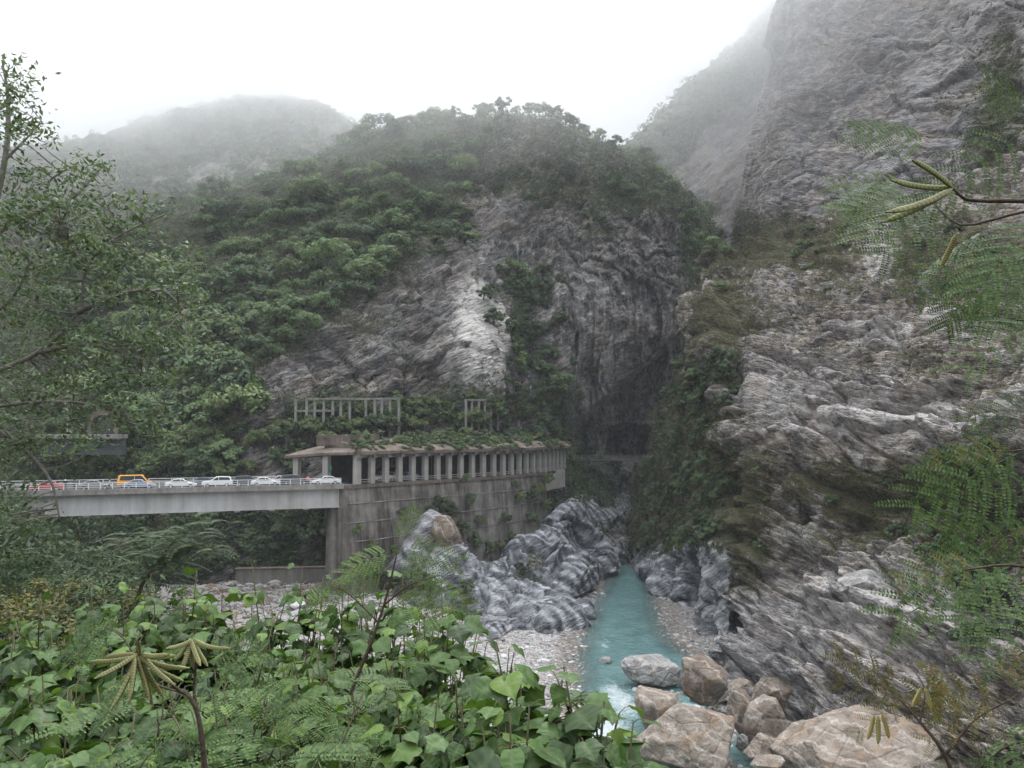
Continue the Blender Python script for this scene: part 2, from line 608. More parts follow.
# ---- the central massif above the road and the gorge
A_rows = [
 [(-140,365,300),(-20,335,300),(100,282,310),(220,225,325),(320,185,335),(400,150,340),(470,140,340),(540,150,335),(600,165,330),(650,190,320),(700,235,310),(745,320,300)],
 [(-140,330,215),(-20,292,222),(100,252,238),(220,202,255),(320,168,262),(400,135,268),(470,126,268),(540,132,262),(600,150,257),(650,172,250),(700,214,240),(724,270,236)],
 [(-140,360,190),(-20,335,195),(100,302,205),(220,252,220),(320,222,228),(400,202,232),(470,200,236),(540,205,236),(600,215,232),(650,235,228),(696,268,226),(722,320,226)],
 [(-140,400,172),(-20,385,175),(100,365,178),(220,330,182),(320,300,190),(400,280,196),(470,285,198),(540,290,206),(600,300,210),(650,315,212),(690,335,214),(720,370,216)],
 [(-140,440,160),(-20,430,160),(100,415,160),(220,400,160),(320,382,166),(400,372,172),(470,372,176),(540,378,194),(600,385,212),(645,395,218),(680,410,220),(715,420,220)],
 [(-140,480,150),(-20,478,150),(100,475,150),(220,474,148),(320,468,150),(400,455,158),(470,455,170),(540,458,190),(590,465,203),(635,468,208),(665,468,210),(710,470,210)],
 [(-140,530,142),(-20,530,142),(100,528,142),(220,525,144),(320,520,147),(400,515,153),(470,512,163),(540,505,182),(590,510,194),(625,510,200),(655,510,205),(705,510,206)],
 [(-140,588,138),(-20,588,138),(100,588,138),(220,585,140),(320,580,143),(400,578,148),(470,570,155),(540,560,170),(590,562,180),(622,558,190),(650,556,195),(700,556,196)],
 [(-140,640,137),(-20,640,137),(100,640,137),(220,640,139),(320,640,142),(400,640,147),(470,630,154),(540,620,169),(590,610,179),(622,606,189),(650,600,194),(700,600,195)],
]

def cave_mask(px, py):
    """two road-tunnel mouths in the gorge wall"""
    wob = 5 * perlin(np.stack([px * 0.09, py * 0.09, px * 0 + 3.3], -1), 5)
    top = 420 + 0.010 * (px - 628) ** 2 * 1.2 + wob
    m1 = sstep(604, 609, px + wob) * sstep(654, 646, px + wob) * sstep(top, top + 4, py) * sstep(460.5, 458.5, py)
    m2 = sstep(575, 578, px) * sstep(597, 594, px + wob * .5) * sstep(446 + wob * .5, 449 + wob * .5, py) * sstep(460.5, 458.5, py)
    return np.maximum(m1, m2)

def A_veg(P, N, px, py):
    # forest on the left, thinning across the rock face
    edge = np.interp(py, [100, 170, 230, 262, 300, 340, 400, 440, 480, 600], [520, 470, 440, 400, 345, 300, 245, 225, 215, 200])
    m = sstep(40, -25, px - edge)
    m = np.maximum(m, 0.55 * sstep(232, 170, py - 0.12 * (px - 400)))
    for cx, cy, sx, sy, a in ((438, 232, 42, 20, 1.0), (525, 290, 30, 26, 1), (522, 340, 24, 48, .95), (545, 400, 30, 34, .8), (470, 395, 60, 20, .6), (700, 250, 26, 55, .9),
                              (640, 190, 70, 30, .75), (330, 405, 90, 22, .55), (395, 345, 26, 30, .35), (600, 235, 60, 22, .5), (560, 440, 22, 30, .9), (330, 255, 120, 40, .9), (365, 325, 80, 40, .42),
                              (270, 545, 60, 16, .35), (350, 545, 22, 20, .5), (575, 470, 18, 24, .7), (592, 500, 8, 60, .35)):
        m = np.maximum(m, a * gauss(px, py, cx, cy, sx, sy))
    # rock beds that stay bare
    for cx, cy, sx, sy in ((520, 385, 18, 12), (475, 345, 34, 44), (630, 330, 60, 70), (620, 420, 50, 50), (300, 372, 60, 14)):
        m = m * (1 - 0.75 * gauss(px, py, cx, cy, sx, sy))
    return np.clip(m, 0, 1)

def A_disp(P, N, px, py):
    base = sstep(640, 560, py)
    d = 7 * fbm(P / 48, 4, 2) + 4.5 * fbm(P / np.array([17, 17, 24.]), 4, 9, 0.5, ridged=True)
    rock = 1 - 0.75 * A_veg(P, N, px, py)
    Q = P * np.array([1 / 7., 1 / 7., 1 / 30.])
    ribs = fbm(Q, 4, 21, 0.55, ridged=True)
    d += rock * sstep(440, 520, px) * 5.5 * ribs
    d += rock * 0.6 * fbm(P / np.array([5.5, 5.5, 12]), 3, 31, 0.5, ridged=True)
    d += rock * 0.25 * fbm(P / 1.7, 2, 41, 0.6)
    Pw_ = P + 0.7 * np.stack([fbm(P / 9, 2, 141 + k_) for k_ in range(3)], -1)
    vv_ = sstep(500, 560, px)
    d += rock * (1 - vv_) * (2.6 * blocks(Pw_ / np.array([10., 10., 11.]), 5, .1) + 0.7 * blocks(Pw_ / np.array([3.6, 3.6, 4.2]), 6, .1))
    d += rock * vv_ * (2.8 * blocks(Pw_ / np.array([6., 6., 30.]), 5, .15) + 0.7 * blocks(Pw_ / np.array([2.2, 2.2, 12.]), 6, .2))
    dq = worley(P / np.array([9., 9., 6.]), 4)
    d += rock * 0.8 * (dq[1] - dq[0] - 0.3)
    # the undercut arch over the road, and an angled buttress left of it
    arch = gauss(px, py, 640, 400, 46, 46)
    d -= 7 * arch * sstep(395, 415, py + 0.55 * np.abs(px - 650) * sstep(650, 580, px))
    d -= 7 * gauss(px, py, 583, 432, 13, 22)
    d *= 1 - .7 * gauss(px, py, 473, 345, 32, 50)
    d += 6 * gauss(px, py, 476, 342, 34, 50) + 4 * gauss(px, py, 440, 255, 40, 18)
    d -= 6 * gauss(px, py, 524, 345, 18, 60)
    d += 4 * gauss(px, py, 560, 385, 22, 26)
    # the gorge slot below the road deepens
    d -= 9 * gauss(px, py, 612, 470, 9, 26) * sstep(462, 468, py)
    # keep clear of the road bench behind the gallery and the bridge
    bench = sstep(500, 488, py) * sstep(436, 448, py) * sstep(575, 560, px)
    d = d * (1 - 0.8 * bench) - 2 * bench
    t_ = py - (422 - (px - 572) * 0.82 + 5 * fbm(np.stack([px / 14, py / 14, 0 * px], -1), 3, 6))
    back = 13.0 * sstep(0, 6, t_) * sstep(568, 578, px) * (1 - 0.5 * sstep(30, 80, t_)) * sstep(475, 462, py) + 30 * cave_mask(px, py)
    hz = sstep(545, 590, px)[..., None]
    N = N * (1 - hz) + np.array([-.25, -.96, 0.05]) * hz
    return N * d[..., None] + back[..., None] * np.array([0.12, 1.0, 0.0])

def A_attr(P, N, px, py):
    veg = A_veg(P, N, px, py)
    nz = fbm(P / 9, 4, 77)
    pale = np.clip(3.0 * gauss(px, py, 477, 340, 19, 42) + .0 + .5 * gauss(px, py, 620, 545, 20, 24) + 0.5 * gauss(px, py, 545, 300, 30, 30) * sstep(0, .2, nz) + .35 * gauss(px, py, 590, 330, 40, 80), 0, 1.8)
    streak = sstep(440, 500, px) * sstep(215, 270, py) + 0.15
    streak = np.maximum(streak * sstep(560, 500, py), 0.1) * (1 + 0.0 * px)
    marble = sstep(455, 520, py + 20 * nz) * sstep(560, 590, px)
    veg = veg * (1 - cave_mask(px, py))
    return {'veg': veg, 'pale': pale, 'streak': np.clip(streak, 0, 1), 'marble': marble}

M_massif = rock_mat('massif_rock', (0.032, 0.031, 0.032), (0.102, 0.097, 0.093), (0.25, 0.243, 0.238), (0.25, 0.5, 0.2), (0.09, 0.09, 0.30), 0.30, blocky=0.9,
                    streak=0.9, scale=0.8, bump=0.75, marble=1.0)
SA = sheet('cliff_terrain', A_rows, 620, 520, M_massif, A_disp, A_attr)

# ---- high cliff to the right, behind the slabs
def leftback(row, dx, dY):
    x, y, Y = row[0]
    return [(x + dx, y, Y + dY)] + row
C_rows = [leftback([(r[0][0] + 8, r[0][1], r[0][2]), (r[0][0] + 18, r[0][1], r[0][2] - 6)] + r[1:], 10, 40) for r in [
 [(800,-80,262),(832,-80,245),(900,-80,228),(980,-80,205),(1060,-80,180),(1150,-80,160)],
 [(770,30,255),(802,30,238),(870,30,222),(950,30,200),(1040,30,172),(1140,30,150)],
 [(743,120,245),(782,120,228),(850,120,210),(930,120,190),(1030,120,162),(1130,120,140)],
 [(728,200,235),(765,200,217),(840,200,197),(920,200,177),(1020,200,152),(1130,200,130)],
 [(722,270,226),(762,290,205),(840,300,187),(920,300,167),(1020,300,144),(1130,300,120)],
 [(722,330,222),(762,360,200),(840,380,180),(920,380,160),(1020,380,140),(1130,380,116)]]]

def C_disp(P, N, px, py):
    d = 6 * fbm(P / 40, 3, 5) + 2.4 * fbm(P / 17, 3, 12, 0.5, ridged=True)
    # diagonal beds
    q = P[..., 2] * 0.9 + P[..., 0] * 0.36 + 4 * fbm(P / 26, 3, 8)
    d += 0.5 * np.abs(((q / 6.5) % 1) - 0.5) * 2 + 0.15 * np.abs(((q / 1.9) % 1) - 0.5) * 2
    rr_ = P[..., 0] * .84 - P[..., 2] * .5 + 5 * fbm(P / 25, 3, 18)
    d += 2.6 * sstep(830, 900, px) * np.abs(((rr_ / 17) % 1) - 0.5) * 2 + .9 * np.abs(((rr_ / 6.1) % 1) - .5) * 2
    Qs = np.stack([P[..., 0] + .4 * P[..., 1], P[..., 1], q], -1) + 0.6 * np.stack([fbm(P / 9, 2, 151 + k_) for k_ in range(3)], -1)
    d += 0.3 * fbm(P / 6, 3, 33, 0.5, ridged=True) + 0.1 * fbm(P / 1.6, 2, 43, 0.6)
    d += 2.0 * blocks(Qs / np.array([13., 13., 9.]), 15, .1) + 0.55 * blocks(Qs / np.array([4.2, 4.2, 3.]), 16, .1)
    w1, w2 = worley(P / 7.0, 9)
    d += 1.0 * (w2 - w1 - .3)
    return d * (0.5 + 0.5 * sstep(735, 790, px)) - 3 * sstep(780, 740, px)

def C_attr(P, N, px, py):
    nz = fbm(P / 12, 4, 70)
    veg = 0.75 * gauss(px, py, 1005, 130, 40, 130) + 0.75 * gauss(px, py, 790, 235, 60, 22) + .3 * sstep(0.1, .3, nz) + .5 * gauss(px, py, 740, 225, 18, 30)
    pale = 0.75 * np.exp(-((px - (1015 - 0.75 * (py + 20))) / 26) ** 2) * sstep(300, 240, py) + 0.6 * gauss(px, py, 885, 260, 16, 22)
    return {'veg': np.clip(veg, 0, 1), 'pale': np.clip(pale, 0, 1), 'streak': 0 * px + .35, 'marble': 0 * px}

M_cliff = rock_mat('high_cliff_rock', (0.09, 0.087, 0.088), (0.195, 0.185, 0.183), (0.35, 0.338, 0.332), (0.0, -0.34, 0.0), (0.16, 0.16, 0.42), 0.35, blocky=1.0,
                   streak=0.5, scale=0.8, bump=0.65, palec=(0.42, 0.40, 0.39))
SCf = sheet('high_cliff', C_rows, 420, 420, M_cliff, C_disp, C_attr)

# ---- two far mountains running up into the cloud
D_rows = [
 [(600,200,380),(640,165,380),(680,120,380),(720,75,380),(760,38,380),(800,-10,380),(850,-70,380)],
 [(606,178,318),(632,152,318),(664,122,318),(702,86,318),(740,52,318),(782,8,318),(830,-50,318)],
 [(600,230,300),(640,215,298),(680,190,295),(715,165,290),(750,130,286),(790,90,282),(840,20,280)],
 [(600,320,285),(640,300,280),(680,285,276),(715,265,270),(750,240,266),(790,210,262),(840,150,260)],
 [(600,420,275),(640,400,270),(680,385,266),(715,365,262),(750,340,258),(790,310,256),(840,250,255)]]

def far_disp(forest):
    def f(P, N, px, py):
        d = 7 * fbm(P / 45, 4, 15) + 3.0 * fbm(P / 14, 4, 16, ridged=True) + 1.0 * fbm(P / 4, 3, 17)
        w1, _ = worley(P / 5.5, 19)
        return d + forest(P, N, px, py) * 3.6 * (0.75 - w1)
    return f
def D_forest(P, N, px, py):
    t = py - np.interp(px, [600, 632, 664, 702, 740, 782, 830], [178, 152, 122, 86, 52, 8, -50])
    return sstep(75, 30, t + 40 * fbm(P / 25, 3, 55))
def D_attr(P, N, px, py):
    return {'veg': 0.9 * D_forest(P, N, px, py) + .15, 'pale': 0.35 * sstep(60, 120, py - 150 + 0 * px), 'streak': 0 * px + .4, 'marble': 0 * px}
M_far = rock_mat('far_rock', (0.10, 0.095, 0.095), (0.17, 0.16, 0.155), (0.28, 0.265, 0.255), (0.0, 0.62, 0.3), (0.08, 0.08, 0.2), 0.4, streak=0.5, scale=0.7, bump=0.6)
SD = sheet('far_mountain', D_rows, 300, 300, M_far, far_disp(D_forest), D_attr)

E_rows = [
 [(-260,190,430),(-120,185,430),(0,175,430),(70,160,430),(140,145,430),(200,128,430),(250,116,430),(300,118,430),(350,138,430),(410,182,430),(480,240,430)],
 [(-260,168,350),(-120,165,350),(0,160,350),(70,148,350),(140,134,350),(200,116,350),(250,104,350),(300,106,350),(347,128,350),(400,170,350),(480,230,350)],
 [(-260,260,318),(-120,255,318),(0,250,318),(70,240,318),(140,228,318),(200,212,318),(250,198,318),(300,195,318),(350,205,318),(400,235,318),(480,280,318)],
 [(-260,360,300),(-120,355,300),(0,350,300),(70,340,300),(140,330,300),(200,315,300),(250,300,300),(300,295,300),(350,300,300),(400,320,300),(480,360,300)]]
def E_forest(P, N, px, py):
    return np.clip(0.85 + 1.2 * fbm(P / 22, 4, 58) - 0.9 * gauss(px, py, 235, 178, 120, 22) * sstep(-.1, .25, fbm(P / 10, 3, 59)), 0, 1)
def E_attr(P, N, px, py):
    return {'veg': 0.85 * E_forest(P, N, px, py), 'pale': 0.8 * gauss(px, py, 250, 175, 110, 18), 'streak': 0 * px + .5, 'marble': 0 * px}
SE = sheet('far_hill', E_rows, 380, 220, M_far, far_disp(E_forest), E_attr)

# ---- slabs on the near right side, falling to the river
B_rows = [leftback(r, 16, 40) for r in [
 [(722,252,168),(780,228,174),(850,212,170),(930,190,160),(1020,165,148),(1150,140,135)],
 [(692,312,150),(768,290,145),(850,270,135),(940,260,122),(1030,250,110),(1150,240,98)],
 [(712,362,128),(790,350,122),(860,345,112),(940,340,100),(1030,335,90),(1150,330,80)],
 [(737,430,114),(800,430,108),(870,430,98),(950,430,86),(1030,430,76),(1150,430,66)],
 [(738,520,106),(800,520,99),(870,525,90),(950,530,80),(1030,530,70),(1150,530,60)],
 [(733,610,100),(790,610,92),(860,612,82),(950,615,71),(1030,618,62),(1150,620,52)],
 [(722,678,93),(790,725,79),(860,735,72),(950,730,62),(1030,722,53),(1150,720,44)],
 [(722,730,91),(790,800,76),(860,830,69),(950,830,58),(1030,820,49),(1150,820,40)]]]

def strata_coord(P):
    # beds dip to the right and towards the viewer
    return P[..., 2] * 0.90 + P[..., 0] * 0.42 + P[..., 1] * 0.04

def B_disp(P, N, px, py):
    q = strata_coord(P) + 2.4 * fbm(P / 24, 3, 6) + 0.35 * fbm(P / 7, 3, 7)
    a = (q / 5.2) % 1
    ledge = sstep(0, 0.78, a) - sstep(0.80, 1.0, a)
    b = (q / 1.45 + 0.3 * fbm(P / 9, 3, 71)) % 1
    ledge2 = sstep(0, 0.7, b) - sstep(0.72, 1.0, b)
    k1 = 0.35 + 0.9 * sstep(-.15, .3, fbm(P / 14, 3, 61))
    k2 = 0.25 + 1.0 * sstep(-.1, .25, fbm(P / 6, 3, 62))
    d = 4.2 * fbm(P / 30, 3, 3) + 1.3 * fbm(P / 13, 3, 14, ridged=True)
    d += 2.0 * k1 * ledge + 0.75 * k2 * ledge2
    w1, w2 = worley(P / np.array([6.5, 6.5, 3.2]), 23)
    d += 0.7 * (np.minimum(w2 - w1, .6) - .3)
    Qs = np.stack([P[..., 0] + .3 * P[..., 1], P[..., 1], q], -1) + .35 * np.stack([fbm(P / 6, 2, 161 + k_) for k_ in range(3)], -1)
    d += 2.2 * blocks(Qs / np.array([15., 15., 3.6]), 25, .12) + 0.55 * blocks(Qs / np.array([5.5, 5.5, 1.3]), 26, .12)
    d += 0.15 * fbm(P / np.array([4.4, 4.4, 2.0]), 3, 35, 0.5, ridged=True) + 0.05 * fbm(P / 0.9, 2, 45, 0.6)
    # the dark undercut at the corner, the hollow under the middle ledge, the smoothed apron below
    d -= 5.0 * gauss(px, py, 737, 385, 9, 22)
    d -= 3.0 * gauss(px, py, 880, 500, 90, 26)
    d += 2.2 * gauss(px, py, 860, 440, 90, 30) + 2.0 * gauss(px, py, 870, 590, 60, 24)
    d -= 2.5 * gauss(px, py, 770, 655, 22, 34)
    return d

def B_attr(P, N, px, py):
    nz = fbm(P / 6, 4, 78)
    nb = fbm(P / 16, 4, 79)
    up = N[..., 2]
    veg = 0.30 + 0.6 * nb + 0.25 * sstep(.25, .7, up) + 0.2 * nz
    veg += 0.65 * gauss(px, py, 790, 245, 110, 26) + .45 * gauss(px, py, 725, 320, 30, 60) + 0.38 * gauss(px, py, 840, 480, 90, 20)
    veg += 0.45 * gauss(px, py, 750, 520, 24, 90) + .7 * gauss(px, py, 960, 270, 90, 28) + 0.55 * gauss(px, py, 1000, 560, 50, 60) + .4 * gauss(px, py, 940, 500, 90, 30)
    for cx, cy, sx, sy in ((910, 430, 110, 22), (900, 335, 50, 14), (885, 625, 150, 62), (780, 640, 40, 60), (815, 400, 70, 30), (880, 262, 22, 26)):
        veg -= 0.6 * gauss(px, py, cx, cy, sx, sy)
    pale = 0.8 * gauss(px, py, 920, 425, 120, 26) + .8 * gauss(px, py, 895, 335, 46, 12) + .95 * gauss(px, py, 890, 615, 130, 50) + .9 * gauss(px, py, 882, 258, 20, 22)
    pale += 1.0 * gauss(px, py, 905, 520, 6, 24) + .5 * gauss(px, py, 800, 400, 70, 40)
    marble = sstep(560, 660, py + 40 * nz - 0.35 * np.maximum(px - 800, 0)) * sstep(900, 800, px + 60 * nz)
    marble = np.maximum(marble, .7 * gauss(px, py, 745, 600, 20, 60))
    return {'veg': np.clip(veg, 0, 1), 'pale': np.clip(pale, 0, 1), 'streak': 0.6 * gauss(px, py, 840, 560, 110, 50) + .15, 'marble': .55 * marble}

M_slab = rock_mat('slab_rock', (0.060, 0.054, 0.050), (0.215, 0.197, 0.183), (0.45, 0.43, 0.41), (0.0, -0.40, 0.0), (0.26, 0.26, 0.85), 0.38, blocky=1.0,
                  streak=0.75, scale=1.5, bump=0.65, palec=(0.56, 0.53, 0.51), marble=1.0, vegc=((0.042, 0.052, 0.022), (0.16, 0.125, 0.07)))
SB = sheet('rock_slope', B_rows, 620, 600, M_slab, B_disp, B_attr)

# ---- right wall of the gorge, facing the river
_b1 = [[(640,455,235),(640,490,230),(640,530,226),(640,565,220),(640,605,215)],
       [(646,466,192),(643,500,189),(638,530,187),(637,564,183),(637,605,181)],
       [(662,420,170),(657,470,170),(655,520,168),(656,585,152),(656,640,148)],
       [(682,366,150),(676,440,150),(676,510,147),(682,596,134),(682,650,131)],
       [(706,346,134),(702,420,131),(700,500,129),(706,612,119),(706,665,116)],
       [(728,360,120),(728,430,116),(728,510,111),(724,640,102),(724,690,98)],
       [(760,360,124),(760,430,120),(760,510,116),(758,640,106),(758,690,102)]]
G_rows = [[_b1[c][r] for c in range(7)] for r in range(5)]
def G_disp(P, N, px, py):
    rock = sstep(530, 580, py)
    d = 3 * fbm(P / 18, 4, 4) + 1.6 * fbm(P / 7, 4, 24, ridged=True)
    d += rock * (2.6 * blocks(P / np.array([7.5, 7.5, 8.]), 45, .14) + .5 * blocks(P / 2.8, 46, .14))
    d += rock * 1.0 * fbm(P / np.array([9, 9, 5.]), 2, 44, 0.5, ridged=True) + 0.5 * fbm(P / 1.8, 3, 46)
    w1, _ = worley(P / 3.2, 29)
    d += (1 - rock) * 2.2 * (0.75 - w1)
    return d
def G_attr(P, N, px, py):
    nz = fbm(P / 6, 4, 88)
    veg = sstep(575, 525, py + 22 * nz)
    return {'veg': veg, 'pale': .5 * gauss(px, py, 715, 590, 14, 30), 'streak': 0 * px + .2, 'marble': sstep(510, 560, py)}
M_marble = rock_mat('river_marble', (0.075, 0.080, 0.092), (0.215, 0.226, 0.246), (0.50, 0.505, 0.515), (0.4, 0.5, 0.2), (0.12, 0.12, 0.5), 0.5,
                    streak=0.2, scale=1.4, bump=0.7, marble=1.0, palec=(0.5, 0.48, 0.46), vegc=((0.03, 0.042, 0.018), (0.095, 0.075, 0.04)))
SG = sheet('gorge_wall', G_rows, 340, 340, M_marble, G_disp, G_attr)

# ---- folded marble below the gallery, left of the river
H_rows = [
 [(330,610,146),(395,584,143),(440,540,146),(480,568,150),(520,558,160),(548,534,176),(572,505,196),(594,515,212),(620,530,222)],
 [(330,605,136),(395,576,133),(440,530,136),(480,560,139),(520,549,148),(548,528,160),(572,500,176),(594,510,190),(616,528,200)],
 [(335,612,130),(398,598,127),(440,580,127),(480,595,124),(520,584,133),(554,562,149),(578,538,166),(598,536,183),(616,540,194)],
 [(340,622,121),(400,612,117),(440,606,116),(480,612,116),(520,602,123),(556,588,134),(584,560,150),(606,550,174),(624,548,188)],
 [(340,645,110),(400,648,107),(440,645,108),(480,638,110),(520,628,116),(556,620,121),(586,600,136),(606,574,163),(622,558,183)],
 [(340,690,108),(400,690,105),(440,690,106),(480,680,108),(520,670,114),(556,660,119),(588,640,134),(608,614,161),(624,600,181)]]
def H_disp(P, N, px, py):
    k = sstep(690, 640, py)
    d = 2.5 * fbm(P / 15, 3, 4, 0.5) + 1.6 * fbm(P / np.array([10., 10., 14.]), 2, 27, 0.4, ridged=True) - .6
    c_, s_ = math.cos(.75), math.sin(.75)
    Pr = np.stack([c_ * P[..., 0] - s_ * P[..., 2], P[..., 1], s_ * P[..., 0] + c_ * P[..., 2]], -1)
    Pw_ = Pr + .5 * np.stack([fbm(P / 6, 2, 171 + k_) for k_ in range(3)], -1)
    d += 3.2 * blocks(Pw_ / np.array([8., 10., 17.]), 35, .14) + .6 * blocks(Pw_ / np.array([3.2, 4., 7.]), 36, .14) + .22 * blocks(Pw_ / np.array([1.3, 1.6, 2.6]), 37, .14)
    d += 0.15 * fbm(P / 3.0, 3, 52, 0.5, ridged=True) + .06 * fbm(P / .8, 2, 53)
    return d * (0.4 + 0.6 * k)
def H_attr(P, N, px, py):
    nz = fbm(P / 5, 4, 98)
    veg = .75 * gauss(px, py, 395, 590, 60, 14) + .5 * gauss(px, py, 530, 560, 26, 16) + .6 * gauss(px, py, 470, 600, 18, 18) * sstep(0, .2, nz) + .7 * gauss(px, py, 585, 490, 22, 20) + .25 * nz
    pale = 0.3 * gauss(px, py, 442, 528, 18, 24) + .35 * gauss(px, py, 505, 610, 16, 18)
    return {'veg': np.clip(veg, 0, 1), 'pale': pale, 'streak': 0 * px + .2, 'marble': 1 - .55 * gauss(px, py, 440, 535, 30, 26)}
SH = sheet('marble_bank', H_rows, 420, 260, M_marble, H_disp, H_attr)

# ------------------------------------------------------------------ valley floor, near bank
YL = np.array([40, 60, 86, 102, 111, 138, 160, 185, 230]);  XLv = np.array([3, 4.5, 7, 8.4, 9.5, 14, 19.5, 24, 24])
YR = np.array([40, 70, 98, 104, 106, 111, 123, 138, 157, 185, 230]); XRv = np.array([40, 40, 34, 30, 24.5, 23.2, 23.8, 25.5, 28, 29, 29])

def ground_z(X, Y):
    P = np.stack([X, Y, 0 * X], -1)
    wob = 0.9 * fbm(P / 6, 3, 101)
    xl, xr = np.interp(Y, YL, XLv) + wob, np.interp(Y, YR, XRv) + wob
    dl, dr = xl - X, X - xr
    dist = np.maximum(dl, dr)
    zr = np.where(dist < 0, np.maximum(-1.6, 0.16 * dist), np.minimum(0.075 * dist, 1.6))
    zr = zr + sstep(5, -25, X) * sstep(80, 110, Y) * 1.8 + 0.25 * fbm(P / 3, 4, 102) * sstep(-1, 2, dist)
    s = 0.30 + 0.22 * sstep(-8, 4, X)
    zb = 28.35 - s * np.maximum(Y, -20) + 1.2 * fbm(P / 9, 3, 103)
    zb = zb - 0.55 * np.maximum(Y - 66, 0) * sstep(10, -10, X) - 0.02 * np.maximum(Y - 30, 0) * sstep(0, 8, X)
    hill = 24 - 0.8 * np.maximum(np.hypot(X + 98, Y - 92) - 24, 0)
    zb = np.maximum(zb, hill)
    return np.maximum(zr, zb), zr

gx = np.linspace(-170, 150, 420)
gy = np.concatenate([np.linspace(-60, 60, 130), np.linspace(60.6, 200, 300)])
GX, GY = np.meshgrid(gx, gy)
GZ, GR = ground_z(GX, GY)
wetn = np.clip(1 - np.maximum(GZ, 0) / 0.35, 0, 1) * (GZ <= GR + 0.02)
bankm = sstep(0.05, 0.6, GZ - GR)

def gravel_mat():
    t = NT('river_gravel')
    v = t.coord('Object')
    c1 = t.n('TexVoronoi'); c1.inputs['Scale'].default_value = 2.6; t.l(v, c1.inputs['Vector'])
    c2 = t.n('TexVoronoi'); c2.inputs['Scale'].default_value = 7.0; t.l(v, c2.inputs['Vector'])
    big = t.noise(v, 0.12, 5, 0.6)
    k1 = t.n('SeparateColor'); t.l(c1.outputs['Color'], k1.inputs[0])
    k2 = t.n('SeparateColor'); t.l(c2.outputs['Color'], k2.inputs[0])
    a = t.math('ADD', t.math('MULTIPLY', k1.outputs[0], 0.5), t.math('MULTIPLY', k2.outputs[0], 0.5))
    a = t.math('ADD', a, t.math('MULTIPLY', t.math('SUBTRACT', big, 0.5), 0.7))
    col = t.ramp(a, [(0.15, (0.13, 0.125, 0.12)), (0.5, (0.27, 0.26, 0.255)), (0.85, (0.46, 0.45, 0.44))])
    col = t.mix(t.ramp(k1.outputs[1], [(0.72, 0), (0.9, 0.5)]), col, (0.30, 0.235, 0.18))
    wet = t.attr('wet')
    col = t.mix(wet, col, t.mix(1, col, (0.50, 0.45, 0.38), 'MULTIPLY'))
    soil = t.ramp(t.noise(v, 0.8, 6, 0.65), [(0.35, (0.018, 0.022, 0.010)), (0.65, (0.06, 0.055, 0.03))])
    col = t.mix(t.attr('bank'), col, soil)
    h = t.math('SUBTRACT', 1.0, c1.outputs['Distance'])
    h = t.math('ADD', h, t.math('MULTIPLY', t.math('SUBTRACT', 1.0, c2.outputs['Distance']), 0.4))
    r = t.mix(wet, (0.85, 0.85, 0.85), (0.35, 0.35, 0.35))
    return t.done(t.bsdf(col, r, 0.3, t.bump(h, 0.9, 0.25)))
idx = np.arange(GX.size).reshape(GX.shape)
gF = np.stack([idx[:-1, :-1], idx[:-1, 1:], idx[1:, 1:], idx[1:, :-1]], -1).reshape(-1, 4)
go = link('ground', mesh_np('ground', np.stack([GX, GY, GZ], -1).reshape(-1, 3), gF, [gravel_mat()], True, {'wet': wetn, 'bank': bankm}))
tag(go, kind='structure')
# a coarse sheet out to the horizon under everything
og = MB()
og.add([(-900, -500, -3), (900, -500, -3), (900, 1200, -3), (-900, 1200, -3)], [(0, 1, 2, 3)])
if not USE_HAZE or True:
    outer = og.build('terrain', simple_mat('distant_soil', (0.08, 0.085, 0.05), 0.9, 0.1), None)
    tag(outer, kind='structure')

# ------------------------------------------------------------------ the river
wx_ = np.linspace(-12, 46, 260)
wy_ = np.linspace(50, 225, 560)
WX, WY = np.meshgrid(wx_, wy_)
_, wz0 = ground_z(WX, WY)
Pw = np.stack([WX, WY, 0 * WX], -1)
depthw = np.clip(-wz0 / 1.2, 0, 1)
# white water where the channel breaks over stones
foam = 0.7 * np.exp(-((WX - 12.0) / 2.6) ** 2 - ((WY - 90) / 6.0) ** 2) + 0.9 * np.exp(-((WX - 8.5) / 3.5) ** 2 - ((WY - 80) / 5) ** 2)
foam += 0.8 * np.exp(-((WX - 18) / 4) ** 2 - ((WY - 86) / 3.0) ** 2) + .7 * np.exp(-((WX - 8) / 6) ** 2 - ((WY - 70) / 7) ** 2) + .45 * np.exp(-((WX - 13) / 2.0) ** 2 - ((WY - 112) / 6) ** 2)
chop = 0.05 + 0.10 * np.clip(foam, 0, 1)
WZs = chop * (1.5 * fbm(Pw / np.array([2.2, 2.8, 1]), 3, 111) + 0.8 * fbm(Pw / 0.8, 2, 112))
def water_mat():
    t = NT('river_water')
    v = t.coord('Object', (1, 0.75, 1))
    d = t.attr('depth')
    n = t.noise(v, 0.3, 5, 0.6)
    col = t.ramp(n, [(0.3, (0.060, 0.140, 0.140)), (0.7, (0.125, 0.228, 0.222))])
    fn = t.noise(v, 0.9, 8, 0.7, 0.8)
    ff = t.math('ADD', t.math('MULTIPLY', t.attr('foam'), 0.80), t.math('SUBTRACT', fn, 0.62))
    ff = t.ramp(ff, [(0.17, 0), (0.50, 0.9)])
    col = t.mix(ff, col, (0.46, 0.50, 0.51))
    h = t.math('ADD', t.noise(v, 1.1, 4, 0.55, 0.5), t.math('MULTIPLY', t.noise(v, 3.6, 3, 0.6), 0.4))
    b = t.bsdf(col, t.mix(ff, (0.09, 0.09, 0.09), (0.6, 0.6, 0.6)), 0.5, t.bump(h, 0.9, 0.6))
    al = t.math('ADD', t.ramp(d, [(0.0, 0.30), (0.45, 0.97)]), ff, True)
    t.l(al, b.inputs['Alpha'])
    return t.done(b)
wi = np.arange(WX.size).reshape(WX.shape)
